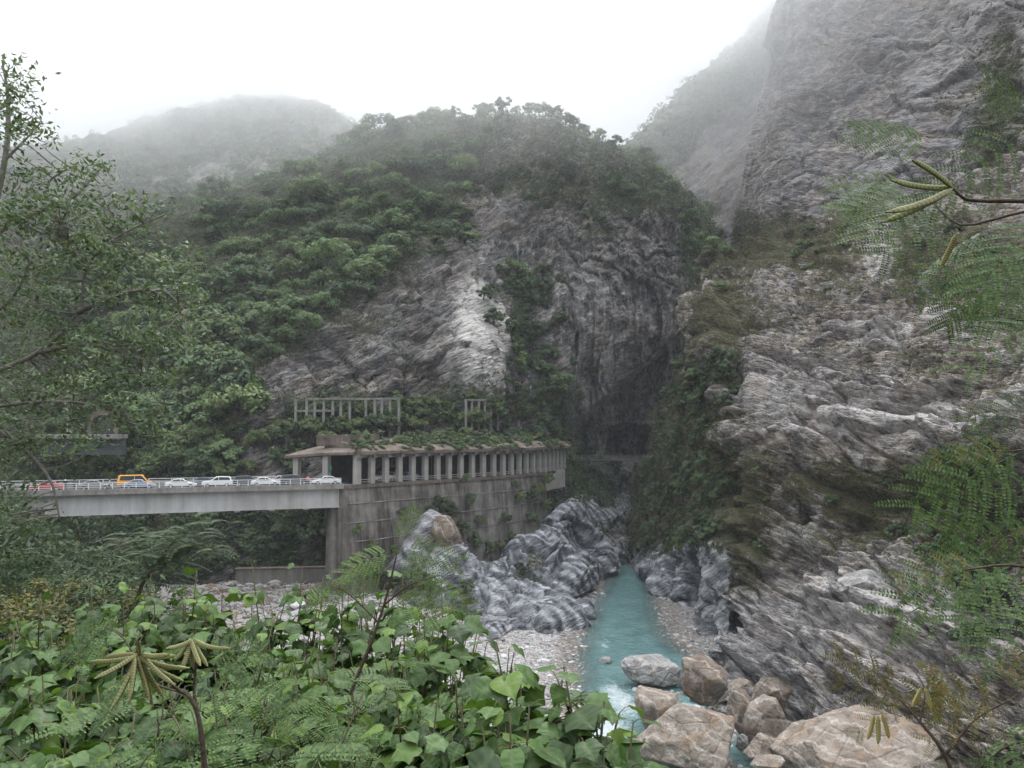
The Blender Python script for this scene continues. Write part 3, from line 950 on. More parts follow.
wF = np.stack([wi[:-1, :-1], wi[:-1, 1:], wi[1:, 1:], wi[1:, :-1]], -1).reshape(-1, 4)
keep = (wz0.reshape(-1)[wF] < 0.25).any(1)
wo_ = link('river', mesh_np('river', np.stack([WX, WY, WZs], -1).reshape(-1, 3), wF[keep], [water_mat()], True, {'depth': depthw, 'foam': foam}))
tag(wo_, kind='structure')
# ------------------------------------------------------------------ helpers on the landforms
def surf(S, px, py):
    """vertex index of the sheet nearest to a bearing"""
    d = (S.sx - px) ** 2 + (S.sy - py) ** 2
    return np.unravel_index(np.argmin(d), d.shape)
def surf_pt(S, px, py, out=0.0):
    i = surf(S, px, py)
    return Vector((S.P[i] + S.N[i] * out).tolist())

# ------------------------------------------------------------------ materials of the built things
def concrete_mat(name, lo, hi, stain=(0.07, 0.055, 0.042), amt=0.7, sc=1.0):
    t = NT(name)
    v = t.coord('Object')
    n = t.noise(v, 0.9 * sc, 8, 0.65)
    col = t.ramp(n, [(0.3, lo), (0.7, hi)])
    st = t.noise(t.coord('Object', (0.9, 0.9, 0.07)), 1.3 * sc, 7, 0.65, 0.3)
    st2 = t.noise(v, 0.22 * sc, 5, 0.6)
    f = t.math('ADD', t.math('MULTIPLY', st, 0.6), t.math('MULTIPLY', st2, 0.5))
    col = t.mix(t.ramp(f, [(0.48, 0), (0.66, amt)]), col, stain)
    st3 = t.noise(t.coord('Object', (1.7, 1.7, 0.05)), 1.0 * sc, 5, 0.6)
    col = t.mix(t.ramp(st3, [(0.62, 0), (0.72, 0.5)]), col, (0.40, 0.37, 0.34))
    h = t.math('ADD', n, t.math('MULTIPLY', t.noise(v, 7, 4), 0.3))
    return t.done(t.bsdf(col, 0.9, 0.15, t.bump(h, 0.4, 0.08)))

M_conc = concrete_mat('weathered_concrete', (0.20, 0.19, 0.175), (0.36, 0.345, 0.32), (0.10, 0.09, 0.075), 0.5)
M_pale = concrete_mat('pale_concrete', (0.30, 0.29, 0.27), (0.46, 0.44, 0.41), (0.16, 0.14, 0.11), 0.45)
M_brown = concrete_mat('soiled_concrete', (0.11, 0.088, 0.072), (0.215, 0.175, 0.148), (0.065, 0.055, 0.04), 0.6)
M_dark = concrete_mat('dark_concrete', (0.035, 0.034, 0.032), (0.085, 0.082, 0.078), (0.02, 0.02, 0.018), 0.5)  # plain dark tone for the gallery back wall, tunnel block and ledge
M_oldc = concrete_mat('old_concrete', (0.17, 0.165, 0.15), (0.30, 0.29, 0.265), (0.08, 0.075, 0.06), 0.7)
M_asph = simple_mat('asphalt', (0.05, 0.05, 0.052), 0.9, 0.15, var=0.2, bump=0.3)
M_white = simple_mat('white_paint', (0.74, 0.74, 0.73), 0.45, 0.4, var=0.05)
M_girder = concrete_mat('grey_steel_paint', (0.46, 0.46, 0.46), (0.55, 0.55, 0.545), (0.27, 0.25, 0.225), 0.6, 0.6)
M_rubber = simple_mat('rubber', (0.018, 0.018, 0.018), 0.8)
M_glass = simple_mat('tinted_glass', (0.018, 0.02, 0.024), 0.08, 0.6, var=0.05)
M_alloy = simple_mat('alloy_wheel', (0.5, 0.5, 0.52), 0.35, 0.5, 0.6)
M_lamp = simple_mat('lamp_lens', (0.75, 0.74, 0.70), 0.15, 0.6)
M_taill = simple_mat('tail_lens', (0.30, 0.02, 0.02), 0.2, 0.5)
M_green = simple_mat('green_plate', (0.03, 0.14, 0.10), 0.5)

ROADZ = 21.2
def gp(px, Y, z=ROADZ):
    return Vector(((px - CX) / FPX * Y * 1.0, Y, z))

# ------------------------------------------------------------------ bridge
BA, BB = gp(-36, 110.2), gp(345, 128.3)
be = (BB - BA).normalized()
bn = Vector((-be.y, be.x, 0))
BL = (BB - BA).length
brot = math.atan2(be.y, be.x)
bridge = thing('road_bridge', 'long grey steel girder bridge with white railing carrying parked traffic over the gravel valley', 'bridge', BA, brot)
deck = MB()
deck.prism([(0, -0.55), (BL, -0.55), (BL, 0), (0, 0)], -0.1, 9.3)
deck.box((BL / 2, 0.10, 0.14), (BL, 0.42, 0.28))
deck.box((BL / 2, 9.1, 0.14), (BL, 0.42, 0.28))
deck.build('deck', M_conc, bridge)
gd = MB()
for y in (0.75, 6.6):
    gd.box((BL / 2, y + .5, -2.05), (BL - 0.3, 0.9, 3.0))
    gd.box((BL / 2, y + .5, -3.6), (BL - 0.3, 1.2, 0.10))
    gd.box((BL / 2, y + .5, -0.62), (BL - 0.3, 1.2, 0.10))
k = 2.6
while k < BL - 1:
    gd.box((k, 0.72, -2.05), (0.07, 0.16, 2.9))
    k += 5.3
gd.build('girder', M_girder, bridge)
k = 5.2
while k < BL - 1:
    MB().box((k, 1.25, -3.78), (0.9, 1.1, 0.24)).build('bracket', M_conc, bridge, bevel=0.03)
    k += 5.3
MB().box((BL / 2, 4.6, 0.006), (BL, 8.5, 0.010)).build('road_surface', M_asph, bridge)
def railing(parent, L, y, z0=0.28, sp=1.5, x0=0.0):
    m = MB()
    for z in (0.28, 0.60, 0.92):
        m.box((x0 + L / 2, y, z0 + z), (L, 0.05 if z < .9 else 0.09, 0.06 if z < .9 else 0.09))
    r = m.build('railing', M_white, parent)
    n = int(L / sp)
    for i in range(n + 1):
        MB().box((x0 + i * L / n, y, z0 + 0.45), (0.11, 0.09, 0.92)).build('post', M_white, r)
    return r
railing(bridge, BL - 0.5, 0.10, sp=1.6)
railing(bridge, BL - 10, 9.1, sp=3.2)

# ------------------------------------------------------------------ gallery (rock shed) over the road
GL = [gp(357, 130.5), gp(433, 143), gp(503, 157), gp(540, 170), gp(560, 183), gp(566, 188)]
def poly_at(pts, n):
    T = np.array([p[:] for p in pts])
    C = cr_interp(T, 400)
    s = np.concatenate([[0], np.cumsum(np.linalg.norm(np.diff(C, axis=0), axis=1))])
    u = np.linspace(0, s[-1], n)
    Q = np.stack([np.interp(u, s, C[:, k]) for k in range(3)], -1)
    d = np.gradient(Q, axis=0)
    d /= np.linalg.norm(d, axis=1, keepdims=True)
    nrm = np.stack([-d[:, 1], d[:, 0], 0 * d[:, 0]], -1)      # towards the hill
    return Q, d, nrm
def loft(profile, pts, nseg, jit=0.0, seed=1):
    """profile: (offset towards the hill, height above road) swept along the gallery line"""
    Q, d, nr = poly_at(pts, nseg)
    m = MB()
    k = len(profile)
    V = []
    for i in range(nseg):
        for j, (o, z) in enumerate(profile):
            p = Q[i] + nr[i] * o
            p = p + np.array([0, 0, z])
            if jit:
                p = p + jit * np.array([perlin(np.array([[i * .31, j * 1.7, seed]]))[0], perlin(np.array([[i * .31, j * 1.7, seed + 5]]))[0], perlin(np.array([[i * .37, j * 1.9, seed + 9]]))[0]])
            V.append(tuple(p))
    F = []
    for i in range(nseg - 1):
        for j in range(k):
            j2 = (j + 1) % k
            F.append((i * k + j, (i + 1) * k + j, (i + 1) * k + j2, i * k + j2))
    F.append(tuple(range(k)))
    F.append(tuple((nseg - 1) * k + j for j in range(k - 1, -1, -1)))
    m.add(V, F)
    return m
g0 = GL[0].copy()
shed = thing('rock_shed', 'long concrete rockfall gallery on a row of white columns beside the road', 'rock shed', g0)
def into(o, parent):
    """parent a world-built mesh to an unrotated thing"""
    o.parent = parent
    o.location = -parent.location
    return o
into(loft([(-1.15, 5.0), (-1.15, 5.55), (-0.7, 5.75), (0.3, 6.35), (1.5, 6.7), (9.5, 7.6), (9.5, 5.0)], GL, 60, 0.22).build('roof', M_brown), shed)
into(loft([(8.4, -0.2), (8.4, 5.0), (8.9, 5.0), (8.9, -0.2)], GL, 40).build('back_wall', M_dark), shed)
into(loft([(-0.35, -0.6), (-0.35, 0.02), (8.4, 0.02), (8.4, -0.6)], GL, 40).build('road_deck', M_asph), shed)
into(loft([(0.25, 4.98), (0.25, 4.45), (0.75, 4.45), (0.75, 4.98)], GL, 40).build('edge_beam', M_conc), shed)
Qc, dc, nc = poly_at(GL, 400)
sc_ = np.concatenate([[0], np.cumsum(np.linalg.norm(np.diff(Qc, axis=0), axis=1))])
cols = [0.35] + [6.6 + 2.98 * i for i in range(30)]
cols = [0.35, 3.4] + [6.4 + 2.98 * i for i in range(30)]
col_pts = []
for i, s_ in enumerate([c for c in cols if c < sc_[-1] - 0.5]):
    j = int(np.argmin(abs(sc_ - s_)))
    p, d_, n_ = Qc[j], dc[j], nc[j]
    rz = math.atan2(d_[1], d_[0])
    wdt = 1.15 if i == 0 else 0.92
    m = MB().box((0, 0, 2.45), (wdt, 0.95, 4.9))
    c_ = m.build('column', M_pale, shed, bevel=0.05)
    c_.location = Vector((p + n_ * 0.25).tolist()) - g0
    c_.rotation_euler = (0, 0, rz)
    h_ = MB().prism([(-wdt * .42, 0), (wdt * .42, 0), (wdt * .42, 0.55), (-wdt * .42, 0.55)], -1.15, -0.3).build('beam_end', M_conc, shed)
    h_.location = Vector((p + n_ * 0.25).tolist()) - g0 + Vector((0, 0, 4.42))
    h_.rotation_euler = (0, 0, rz)
    col_pts.append((p, d_, n_))
gr = loft([(-0.15, 0.72), (-0.15, 0.82), (-0.05, 0.82), (-0.05, 0.72)], GL, 40)
gr2 = loft([(-0.15, 0.35), (-0.15, 0.43), (-0.05, 0.43), (-0.05, 0.35)], GL, 40)
gr.add(gr2.V, gr2.F)
into(gr.build('guard_rail', M_pale), shed)
# portal end facing the bridge: a drooping canopy on two columns
pa, pb = gp(357, 130.4), gp(289, 137.2)
pe = (pb - pa).normalized(); pn_ = Vector((pe.y, -pe.x, 0))
if pn_.y < 0: pn_ = -pn_
m = MB()
V = []
for f, z0, z1 in ((0, 4.98, 6.0), (0.5, 4.75, 5.5), (1.0, 4.15, 4.75)):
    p = pa.lerp(pb, f)
    for o, z in ((-1.0, z0), (-1.0, z0 + .45), (1.0, z1 + .3), (9, z1 + 1.6), (9, z0)):
        q = p + pn_ * o
        V.append((q.x, q.y, ROADZ + z))
F = []
for i in range(2):
    for j in range(5):
        F.append((i * 5 + j, i * 5 + (j + 1) % 5, (i + 1) * 5 + (j + 1) % 5, (i + 1) * 5 + j))
F += [(4, 3, 2, 1, 0), (10, 11, 12, 13, 14)]
m.add(V, F)
into(m.build('portal_roof', M_brown), shed)
for f, hh in ((0.86, 4.3), (0.42, 4.78)):
    p = pa.lerp(pb, f)
    c_ = MB().box((0, 0, hh / 2 - .3), (1.15, 0.95, hh + .5)).build('portal_column', M_pale, shed, bevel=0.05)
    c_.location = p - g0
    c_.rotation_euler = (0, 0, math.atan2(pe.y, pe.x))
p = pa.lerp(pb, 0.42)
MB().box((0, 0, 0), (0.5, 0.08, 0.9)).build('sign_plate', M_green, shed).location = p - g0 + Vector((0.75, -0.55, 2.6))
# low wall standing on the gallery roof, half buried
rw = into(loft([(1.6, 6.4), (1.6, 8.3), (2.1, 8.3), (2.1, 6.4)], [gp(312, 134.5), gp(350, 132.5), gp(385, 137.5)], 24, 0.25, 4).build('roof_wall', M_brown), shed)

# ------------------------------------------------------------------ retaining wall below
rwall = thing('retaining_wall', 'tall stained concrete retaining wall below the column gallery', 'wall', gp(345, 128.2, 3))
RL = [gp(345, 128.2), gp(357, 130.2), gp(433, 142.7), gp(503, 156.7), gp(543, 171)]
def into2(o, parent):
    o.parent = parent
    o.location = -parent.location
    return o
nprof = [(-0.35, 0.0)] + [(-0.35 - 0.10 * k, -k) for k in (0.6, 2, 4, 6, 8, 10, 12, 14, 16, 18.5)] + [(4, -18.5), (4, 0.0)]
into2(loft(nprof, RL, 60, 0.12, 2).build('wall_face', concrete_mat('wall_concrete', (0.13, 0.118, 0.105), (0.28, 0.26, 0.24), (0.042, 0.034, 0.027), 1.0, 0.5)), rwall)
into2(loft([(-0.62, -0.55), (-0.62, 0.05), (-0.3, 0.05), (-0.3, -0.55)], RL, 40, 0.05, 3).build('coping', M_brown), rwall)
for k, z in enumerate((-3.1, -6.2, -9.3, -12.4)):
    into2(loft([(-0.42 + 0.10 * z - .03, z), (-0.42 + .10 * z - .03, z + .10), (-0.2 + .10 * z, z + .10), (-0.2 + .10 * z, z)], RL, 60, 0.10, 2).build('pour_line', M_conc), rwall)
pts = [gp(540, 170), gp(560, 183), gp(563, 185)]
into2(loft([(-0.5, -4.2), (-0.5, 0.04), (1.5, 0.04), (1.5, -4.2)], pts, 16, 0.1, 5).build('end_block', M_pale), rwall)
# footing wall in the valley by the bridge foot
ft = thing('footing_wall', 'low streaked concrete footing wall standing on the gravel under the bridge', 'wall', WZ(300, 139, 2.0))
MB().box((0, 0, 1.6), (21, 1.2, 4.4)).build('wall_face', M_conc, ft, bevel=0.05)
MB().box((0, 0, 3.95), (21.3, 1.5, 0.3)).build('coping', M_brown, ft, bevel=0.03)
ft.rotation_euler = (0, 0, 0.12)

# ------------------------------------------------------------------ remains of an older shed on the slope above
def old_frame(label, posts, py_top, py_bot, py_mid, out, zoff=0.0):
    pts = []
    for px in posts:
        b = surf_pt(SA, px, py_bot, out)
        pts.append(b)
    # smooth the line in plan
    Ys = np.array([p.y for p in pts]); xs = np.arange(len(pts))
    cf = np.polyfit(xs, Ys, 1)
    root = None
    tops = []
    for i, (px, b) in enumerate(zip(posts, pts)):
        Y = float(np.polyval(cf, i)) - 1.0
        zt, zb = float(W(px, py_top, Y)[2]), float(W(px, py_bot + 10, Y)[2]) - 1.5
        x = float(W(px, py_top, Y)[0])
        if root is None:
            root = thing('old_shed_frame', label, 'ruin', (x, Y, zb))
        hgt = zt - zb
        o = MB().box((0, 0, hgt / 2), (0.5, 0.5, hgt)).build('post', M_oldc, root, bevel=0.03)
        o.location = Vector((x, Y, zb)) - root.location
        tops.append(Vector((x, Y, zt)))
    def beam(a, b, w=0.5):
        d = b - a
        m = MB().box((d.length / 2, 0, 0), (d.length + .5, w, 0.42))
        o = m.build('beam', M_oldc, root, bevel=0.03)
        o.location = a - root.location
        o.rotation_euler = d.to_track_quat('X', 'Z').to_euler()
    beam(tops[1] if len(tops) > 8 else tops[0], tops[-1])
    if py_mid:
        dz = Vector((0, 0, (py_mid - py_top) / FPX * tops[0].y))
        beam(tops[0] - dz, tops[4] - dz)
    return root
old_frame('broken row of bare concrete posts and beams above the bridge end of the gallery', [296, 307, 315, 324, 333, 341, 350, 366, 375, 382, 390, 399], 399, 424, 411, 1.5)
old_frame('short row of bare concrete posts under the pale cliff patch', [466, 472, 479, 485, 491, 498], 400, 414, None, 4.5)

# ------------------------------------------------------------------ road bench and tunnel mouth on the wooded hillside
tb = WV(78, 437, 146.0)
tun = thing('tunnel_portal', 'concrete road bench with a small tunnel mouth among the trees above the bridge', 'tunnel', tb)
MB().box((0, 1.5, 0.1), (15.6, 3.4, 0.8)).build('slab', M_conc, tun, bevel=0.04)
MB().box((0.6, 2.3, -1.9), (14.0, 1.6, 3.0)).build('support_wall', simple_mat('blue_grey_wall', (0.075, 0.085, 0.09), 0.8), tun)
m = MB()
ow = [(-2.2 * math.cos(a), 2.6 + 1.6 * math.sin(a)) for a in np.linspace(0, PI, 12)]
outer_ = [(-2.9, 0.5), (-2.9, 4.6), (2.9, 4.6), (2.9, 0.5)]
V, F = [], []
for y in (3.0, 3.5):
    V += [(x + 3.0, y, z) for x, z in [(-2.2, .6)] + ow + [(2.2, .6)]]
n_ = 14
V += [(3.0 + s * 2.9, y, z) for y in (3.0, 3.5) for s, z in ((-1, .6), (-1, 4.9), (1, 4.9), (1, .6))]
for i in range(n_ - 1):
    F.append((i, i + 1, n_ + i + 1, n_ + i))
F.append(tuple([2 * n_, 2 * n_ + 1] + list(range(6, -1, -1))))
F.append(tuple([2 * n_ + 1, 2 * n_ + 2, 2 * n_ + 3] + list(range(13, 5, -1))))
F += [(2 * n_, 2 * n_ + 4, 2 * n_ + 5, 2 * n_ + 1), (2 * n_ + 1, 2 * n_ + 5, 2 * n_ + 6, 2 * n_ + 2), (2 * n_ + 2, 2 * n_ + 6, 2 * n_ + 7, 2 * n_ + 3)]
m.add(V, F)
m.build('arch', M_brown, tun)
MB().box((3.0, 7.6, 2.6), (4.6, 8.2, 4.6)).build('bore_shade_block', M_dark, tun)  # solid dark block fills the arch; its colour stands in for the tunnel's shade
lampp = thing('street_lamp', 'slim grey lamp post on the concrete bench beside the tunnel mouth', 'street lamp', WV(67, 437, 144.6) + Vector((0, 0, .6)))
MB().tube([(0, 0, 0), (0, 0, 4.6)], [0.09, 0.06], 6).build('pole', M_alloy, lampp)
MB().tube([(0, 0, 4.5), (-0.5, 0, 4.75), (-1.3, 0, 4.8)], 0.05, 6).build('arm', M_alloy, lampp)
MB().box((-1.5, 0, 4.78), (0.6, 0.24, 0.12)).build('lamp_head', M_alloy, lampp, bevel=0.03)
# railing of the road inside the gorge tunnel
tr0, tr1 = WV(574, 459.5, 197.5), WV(652, 458.5, 203)
trr = thing('tunnel_railing', 'thin pale railing along the dark tunnel mouths in the gorge wall', 'railing', tr0)
dv = tr1 - tr0
ra = math.atan2(dv.y, dv.x)
trr.rotation_euler = (0, 0, ra)
m = MB()
for z in (0.5, 1.0):
    m.box((dv.length / 2, 0, z), (dv.length, 0.06, 0.06))
m.build('rail', M_conc, trr)
for i in range(11):
    MB().box((dv.length * i / 10, 0, 0.35), (0.12, 0.12, 1.4)).build('post', M_conc, trr)
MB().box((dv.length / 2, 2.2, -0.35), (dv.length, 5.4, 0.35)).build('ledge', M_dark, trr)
# ------------------------------------------------------------------ cars
def paint(name, col):
    t = NT(name)
    v = t.coord('Object')
    c = t.ramp(t.noise(v, 2.5, 4), [(0.35, tuple(x * 0.9 for x in col)), (0.65, col)])
    b = t.bsdf(c, 0.3, 0.5)
    b.inputs['Coat Weight'].default_value = 0.6
    b.inputs['Coat Roughness'].default_value = 0.08
    return t.done(b)
CARS = {
 'sedan': dict(L=4.6, W=1.78, low=[(-2.3, .35), (-2.3, .78), (-2.22, .92), (-1.45, .98), (0.95, .96), (1.95, .80), (2.25, .62), (2.3, .35)],
               cab=[(-1.75, .95), (-1.05, 1.42), (-0.2, 1.47), (0.35, 1.42), (1.15, .94)]),
 'suv': dict(L=4.6, W=1.85, low=[(-2.3, .42), (-2.32, .95), (-2.2, 1.08), (1.0, 1.08), (2.05, .98), (2.28, .75), (2.3, .42)],
             cab=[(-2.2, 1.05), (-1.95, 1.66), (-0.3, 1.72), (0.2, 1.68), (1.05, 1.05)]),
 'van': dict(L=4.9, W=1.9, low=[(-2.45, .40), (-2.45, 1.15), (-2.4, 1.2), (1.75, 1.12), (2.35, .95), (2.45, .7), (2.45, .40)],
             cab=[(-2.42, 1.15), (-2.25, 1.98), (1.0, 2.02), (1.2, 1.95), (1.95, 1.12)]),
}
def slab_shape(outline, half, half_top, z0, z1):
    """side outline extruded with tumblehome"""
    n = len(outline)
    V = []
    for s in (-1, 1):
        for x, z in outline:
            f = min(max((z - z0) / (z1 - z0), 0), 1)
            V.append((x, s * (half + (half_top - half) * f), z))
    F = [tuple(range(n)), tuple(range(2 * n - 1, n - 1, -1))] + [(i, i + n, (i + 1) % n + n, (i + 1) % n) for i in range(n)]
    return V, F
def car(kind, name, label, mat, loc, rz, group=None):
    c = CARS[kind]
    t = thing(name, label, kind if kind != 'sedan' else 'car', loc, rz, group)
    hw = c['W'] / 2
    m = MB()
    m.add(*slab_shape(c['low'], hw, hw * 0.96, .35, 1.1))
    zt = max(z for x, z in c['cab'])
    zb = min(z for x, z in c['cab'])
    m.add(*slab_shape(c['cab'], hw * 0.95, hw * 0.76, zb, zt))
    m.build('body', mat, t, bevel=0.05)
    # glasshouse: side panes and screens set just proud of the cabin
    cab = c['cab']
    cx_ = sum(x for x, z in cab) / len(cab)
    def shrink(k, dz):
        return [(cx_ + (x - cx_) * k, zb + 0.06 + (z - zb) * dz) for x, z in cab]
    gl = shrink(0.86, 0.80)
    for s in (-1, 1):
        V = []
        for x, z in gl:
            f = (z - zb) / (zt - zb)
            V.append((x, s * (hw * (0.95 - 0.19 * f) + 0.012), z))
        w_ = MB().add(V, [tuple(range(len(V))) if s < 0 else tuple(range(len(V) - 1, -1, -1))]).build('side_window', M_glass, t)
        sol = w_.modifiers.new('solid', 'SOLIDIFY'); sol.thickness = 0.02
        MB().box((cx_ * .5 + 0.1, s * (hw * .955 - .02), (zb + zt) / 2), (0.07, 0.09, (zt - zb) * .9)).build('door_pillar', mat, t)
    for (x0, z0), (x1, z1), nm in ((cab[-1], cab[-2], 'windscreen'), (cab[0], cab[1], 'rear_window')):
        sgn = 1 if nm == 'windscreen' else -1
        V = []
        for f in (0.12, 0.88):
            x, z = x0 + (x1 - x0) * f, z0 + (z1 - z0) * f
            h = hw * (0.95 - 0.19 * (z - zb) / (zt - zb)) - 0.10
            V += [(x + sgn * .015, -h, z + .015), (x + sgn * .015, h, z + .015)]
        w_ = MB().add(V, [(0, 1, 3, 2) if sgn > 0 else (2, 3, 1, 0)]).build(nm, M_glass, t)
        sol = w_.modifiers.new('solid', 'SOLIDIFY'); sol.thickness = 0.02
    wx = c['L'] / 2 - 0.88
    for x in (-wx, wx):
        for s in (-1, 1):
            wh = MB().tube([(x, s * (hw - 0.20), .33), (x, s * (hw + 0.015), .33)], .33, 16).build('wheel', M_rubber, t)
            MB().tube([(x, s * (hw + 0.005), .33), (x, s * (hw + 0.03), .33)], .20, 12).build('rim', M_alloy, wh)
    for s in (-1, 1):
        MB().box((c['L'] / 2 - .10, s * hw * .72, c['low'][-2][1] + .05), (0.2, 0.36, 0.13)).build('headlight', M_lamp, t, bevel=.02)
        MB().box((-c['L'] / 2 + .04, s * hw * .78, c['low'][1][1]), (0.1, 0.28, 0.16)).build('tail_light', M_taill, t, bevel=.02)
    return t
def on_bridge(px, lat):
    """a point of the carriageway on bearing px, lat metres in from the near edge"""
    u = (px - CX) / FPX
    o = BA + bn * lat
    s = (u * o.y - o.x) / (be.x - u * be.y)
    p = o + be * s
    return Vector((p.x, p.y, ROADZ + 0.012))
P_white, P_silver = paint('white_car_paint', (0.78, 0.78, 0.77)), paint('silver_blue_paint', (0.30, 0.37, 0.47))
P_dark, P_orange, P_red = paint('dark_car_paint', (0.035, 0.04, 0.05)), paint('orange_paint', (0.85, 0.36, 0.03)), paint('red_paint', (0.52, 0.07, 0.08))
F_, R_ = brot, brot + PI
car('sedan', 'parked_car', 'red car nearest the wooded end of the bridge', P_red, on_bridge(50, 2.4), R_)
car('van', 'parked_van', 'orange van standing on the bridge behind a blue car', P_orange, on_bridge(137, 6.0), F_)
car('sedan', 'parked_car', 'silver blue car in front of the orange van on the bridge', P_silver, on_bridge(142, 2.4), F_)
car('sedan', 'parked_car', 'white saloon car next to the orange van on the bridge', P_white, on_bridge(183, 2.4), F_)
car('suv', 'parked_car', 'white estate car with dark windows in the middle of the bridge', P_white, on_bridge(219, 2.4), R_)
car('suv', 'parked_car', 'dark car between two white cars on the bridge', P_dark, on_bridge(250, 3.6), F_)
car('sedan', 'parked_car', 'white car with its nose toward the gallery, behind a dark car', P_white, on_bridge(267, 2.4), F_)
car('suv', 'parked_car', 'black car parked just outside the gallery portal', P_dark, on_bridge(296, 4.2), F_)
car('sedan', 'parked_car', 'white car at the gallery end of the bridge', P_white, on_bridge(327, 2.4), R_)
def in_gallery(s_, off):
    j = int(np.argmin(abs(sc_ - s_)))
    p = Qc[j] + nc[j] * off
    return Vector((p[0], p[1], ROADZ + 0.03)), math.atan2(dc[j][1], dc[j][0])
for s_, kind, mt, lb in ((7.6, 'suv', P_white, 'white car inside the gallery, seen between the first columns'), (13.2, 'sedan', P_silver, 'silver car deeper inside the gallery between the columns')):
    p, a = in_gallery(s_, 2.6)
    car(kind, 'parked_car', lb, mt, p, a + PI)

car('sedan', 'parked_car', 'grey car between the red car and the orange van', paint('grey_car_paint', (0.25, 0.26, 0.27)), on_bridge(98, 2.6), F_)
car('sedan', 'parked_car', 'dark blue car in the far lane behind the white estate car', paint('blue_car_paint', (0.04, 0.06, 0.12)), on_bridge(203, 6.2), R_)
car('sedan', 'parked_car', 'silver car in the far lane behind the two dark cars', paint('silver_car_paint', (0.5, 0.5, 0.51)), on_bridge(281, 6.4), R_)
# ------------------------------------------------------------------ people on the bridge
def person_mat(name, trousers, top, skin=(0.45, 0.28, 0.20)):
    t = NT(name)
    sx_ = t.n('SeparateXYZ')
    t.l(t.coord('Object'), sx_.inputs[0])
    c = t.ramp(t.math('DIVIDE', sx_.outputs[2], 2.0), [(0.0, (0.03, 0.03, 0.03)), (0.045, trousers), (0.46, top), (0.735, skin)], 'CONSTANT')
    return t.done(t.bsdf(c, 0.8, 0.2))
def person(label, loc, rz, mat, head=None, pose=0, h=1.70):
    k = h / 1.7
    J = {'pel': (0, 0, .92), 'sp': (0, .01, 1.10), 'ch': (0, 0, 1.32), 'nk': (0, .01, 1.46), 'hd': (0, -.01, 1.56), 'tp': (0, 0, 1.66)}
    R = {'pel': .15, 'sp': .135, 'ch': .155, 'nk': .06, 'hd': .095, 'tp': .075}
    E = [('pel', 'sp'), ('sp', 'ch'), ('ch', 'nk'), ('nk', 'hd'), ('hd', 'tp')]
    for s, n in ((-1, 'l'), (1, 'r')):
        st = 0.16 * s * pose
        J.update({'hip' + n: (s * .10, 0, .86), 'kn' + n: (s * .11, -.05 + st * .7, .48), 'an' + n: (s * .11, st, .08), 'to' + n: (s * .12, st - .15, .04),
                  'sh' + n: (s * .20, 0, 1.38), 'el' + n: (s * .27, .03, 1.10), 'wr' + n: (s * .24, -.12, .90), 'ha' + n: (s * .22, -.17, .82)})
        R.update({'hip' + n: .095, 'kn' + n: .06, 'an' + n: .042, 'to' + n: .04, 'sh' + n: .07, 'el' + n: .045, 'wr' + n: .032, 'ha' + n: .04})
        E += [('pel', 'hip' + n), ('hip' + n, 'kn' + n), ('kn' + n, 'an' + n), ('an' + n, 'to' + n), ('ch', 'sh' + n), ('sh' + n, 'el' + n), ('el' + n, 'wr' + n), ('wr' + n, 'ha' + n)]
    names = list(J)
    me = bpy.data.meshes.new('person')
    me.from_pydata([tuple(c * k for c in J[n]) for n in names], [(names.index(a), names.index(b)) for a, b in E], [])
    me.materials.append(mat)
    o = link('person', me, None, loc, (0, 0, rz))
    tag(o, label, 'person')
    sk = o.modifiers.new('skin', 'SKIN')
    for i, n in enumerate(names):
        me.skin_vertices[0].data[i].radius = (R[n] * k, R[n] * k)
    me.skin_vertices[0].data[0].use_root = True
    sb = o.modifiers.new('subdivision', 'SUBSURF'); sb.levels = sb.render_levels = 2
    if head:
        bm = bmesh.new()
        bmesh.ops.create_uvsphere(bm, u_segments=14, v_segments=9, radius=.135 * k)
        bmesh.ops.delete(bm, geom=[v for v in bm.verts if v.co.z < -.05], context='VERTS')
        hm = bpy.data.meshes.new(head[0]); bm.to_mesh(hm); bm.free()
        hm.polygons.foreach_set('use_smooth', np.full(len(hm.polygons), True))
        hm.materials.append(head[1])
        link(head[0], hm, o, (0, 0, 1.60 * k))
    return o
M_hair = simple_mat('dark_hair', (0.02, 0.016, 0.014), 0.6)
person('person in dark clothes with a white helmet behind the bridge railing', on_bridge(68, 1.3), brot + 0.4, person_mat('clothes_dark', (0.03, 0.03, 0.04), (0.05, 0.05, 0.06)), ('helmet', M_white), 1)
person('person in dark clothes with a black helmet behind the bridge railing', on_bridge(77, 1.5), brot + 2.6, person_mat('clothes_grey', (0.03, 0.035, 0.06), (0.12, 0.12, 0.13)), ('helmet', M_rubber), 0)
person('person in a pale shirt walking on the bridge beside the orange van', on_bridge(112, 1.4), brot - 1.5, person_mat('clothes_pale', (0.05, 0.05, 0.08), (0.42, 0.42, 0.42)), ('hair', M_hair), 1)
person('person in a pink top standing by the gallery portal', on_bridge(309, 1.3), brot + 0.2, person_mat('clothes_pink', (0.06, 0.06, 0.08), (0.72, 0.22, 0.24)), ('hair', M_hair), 0)
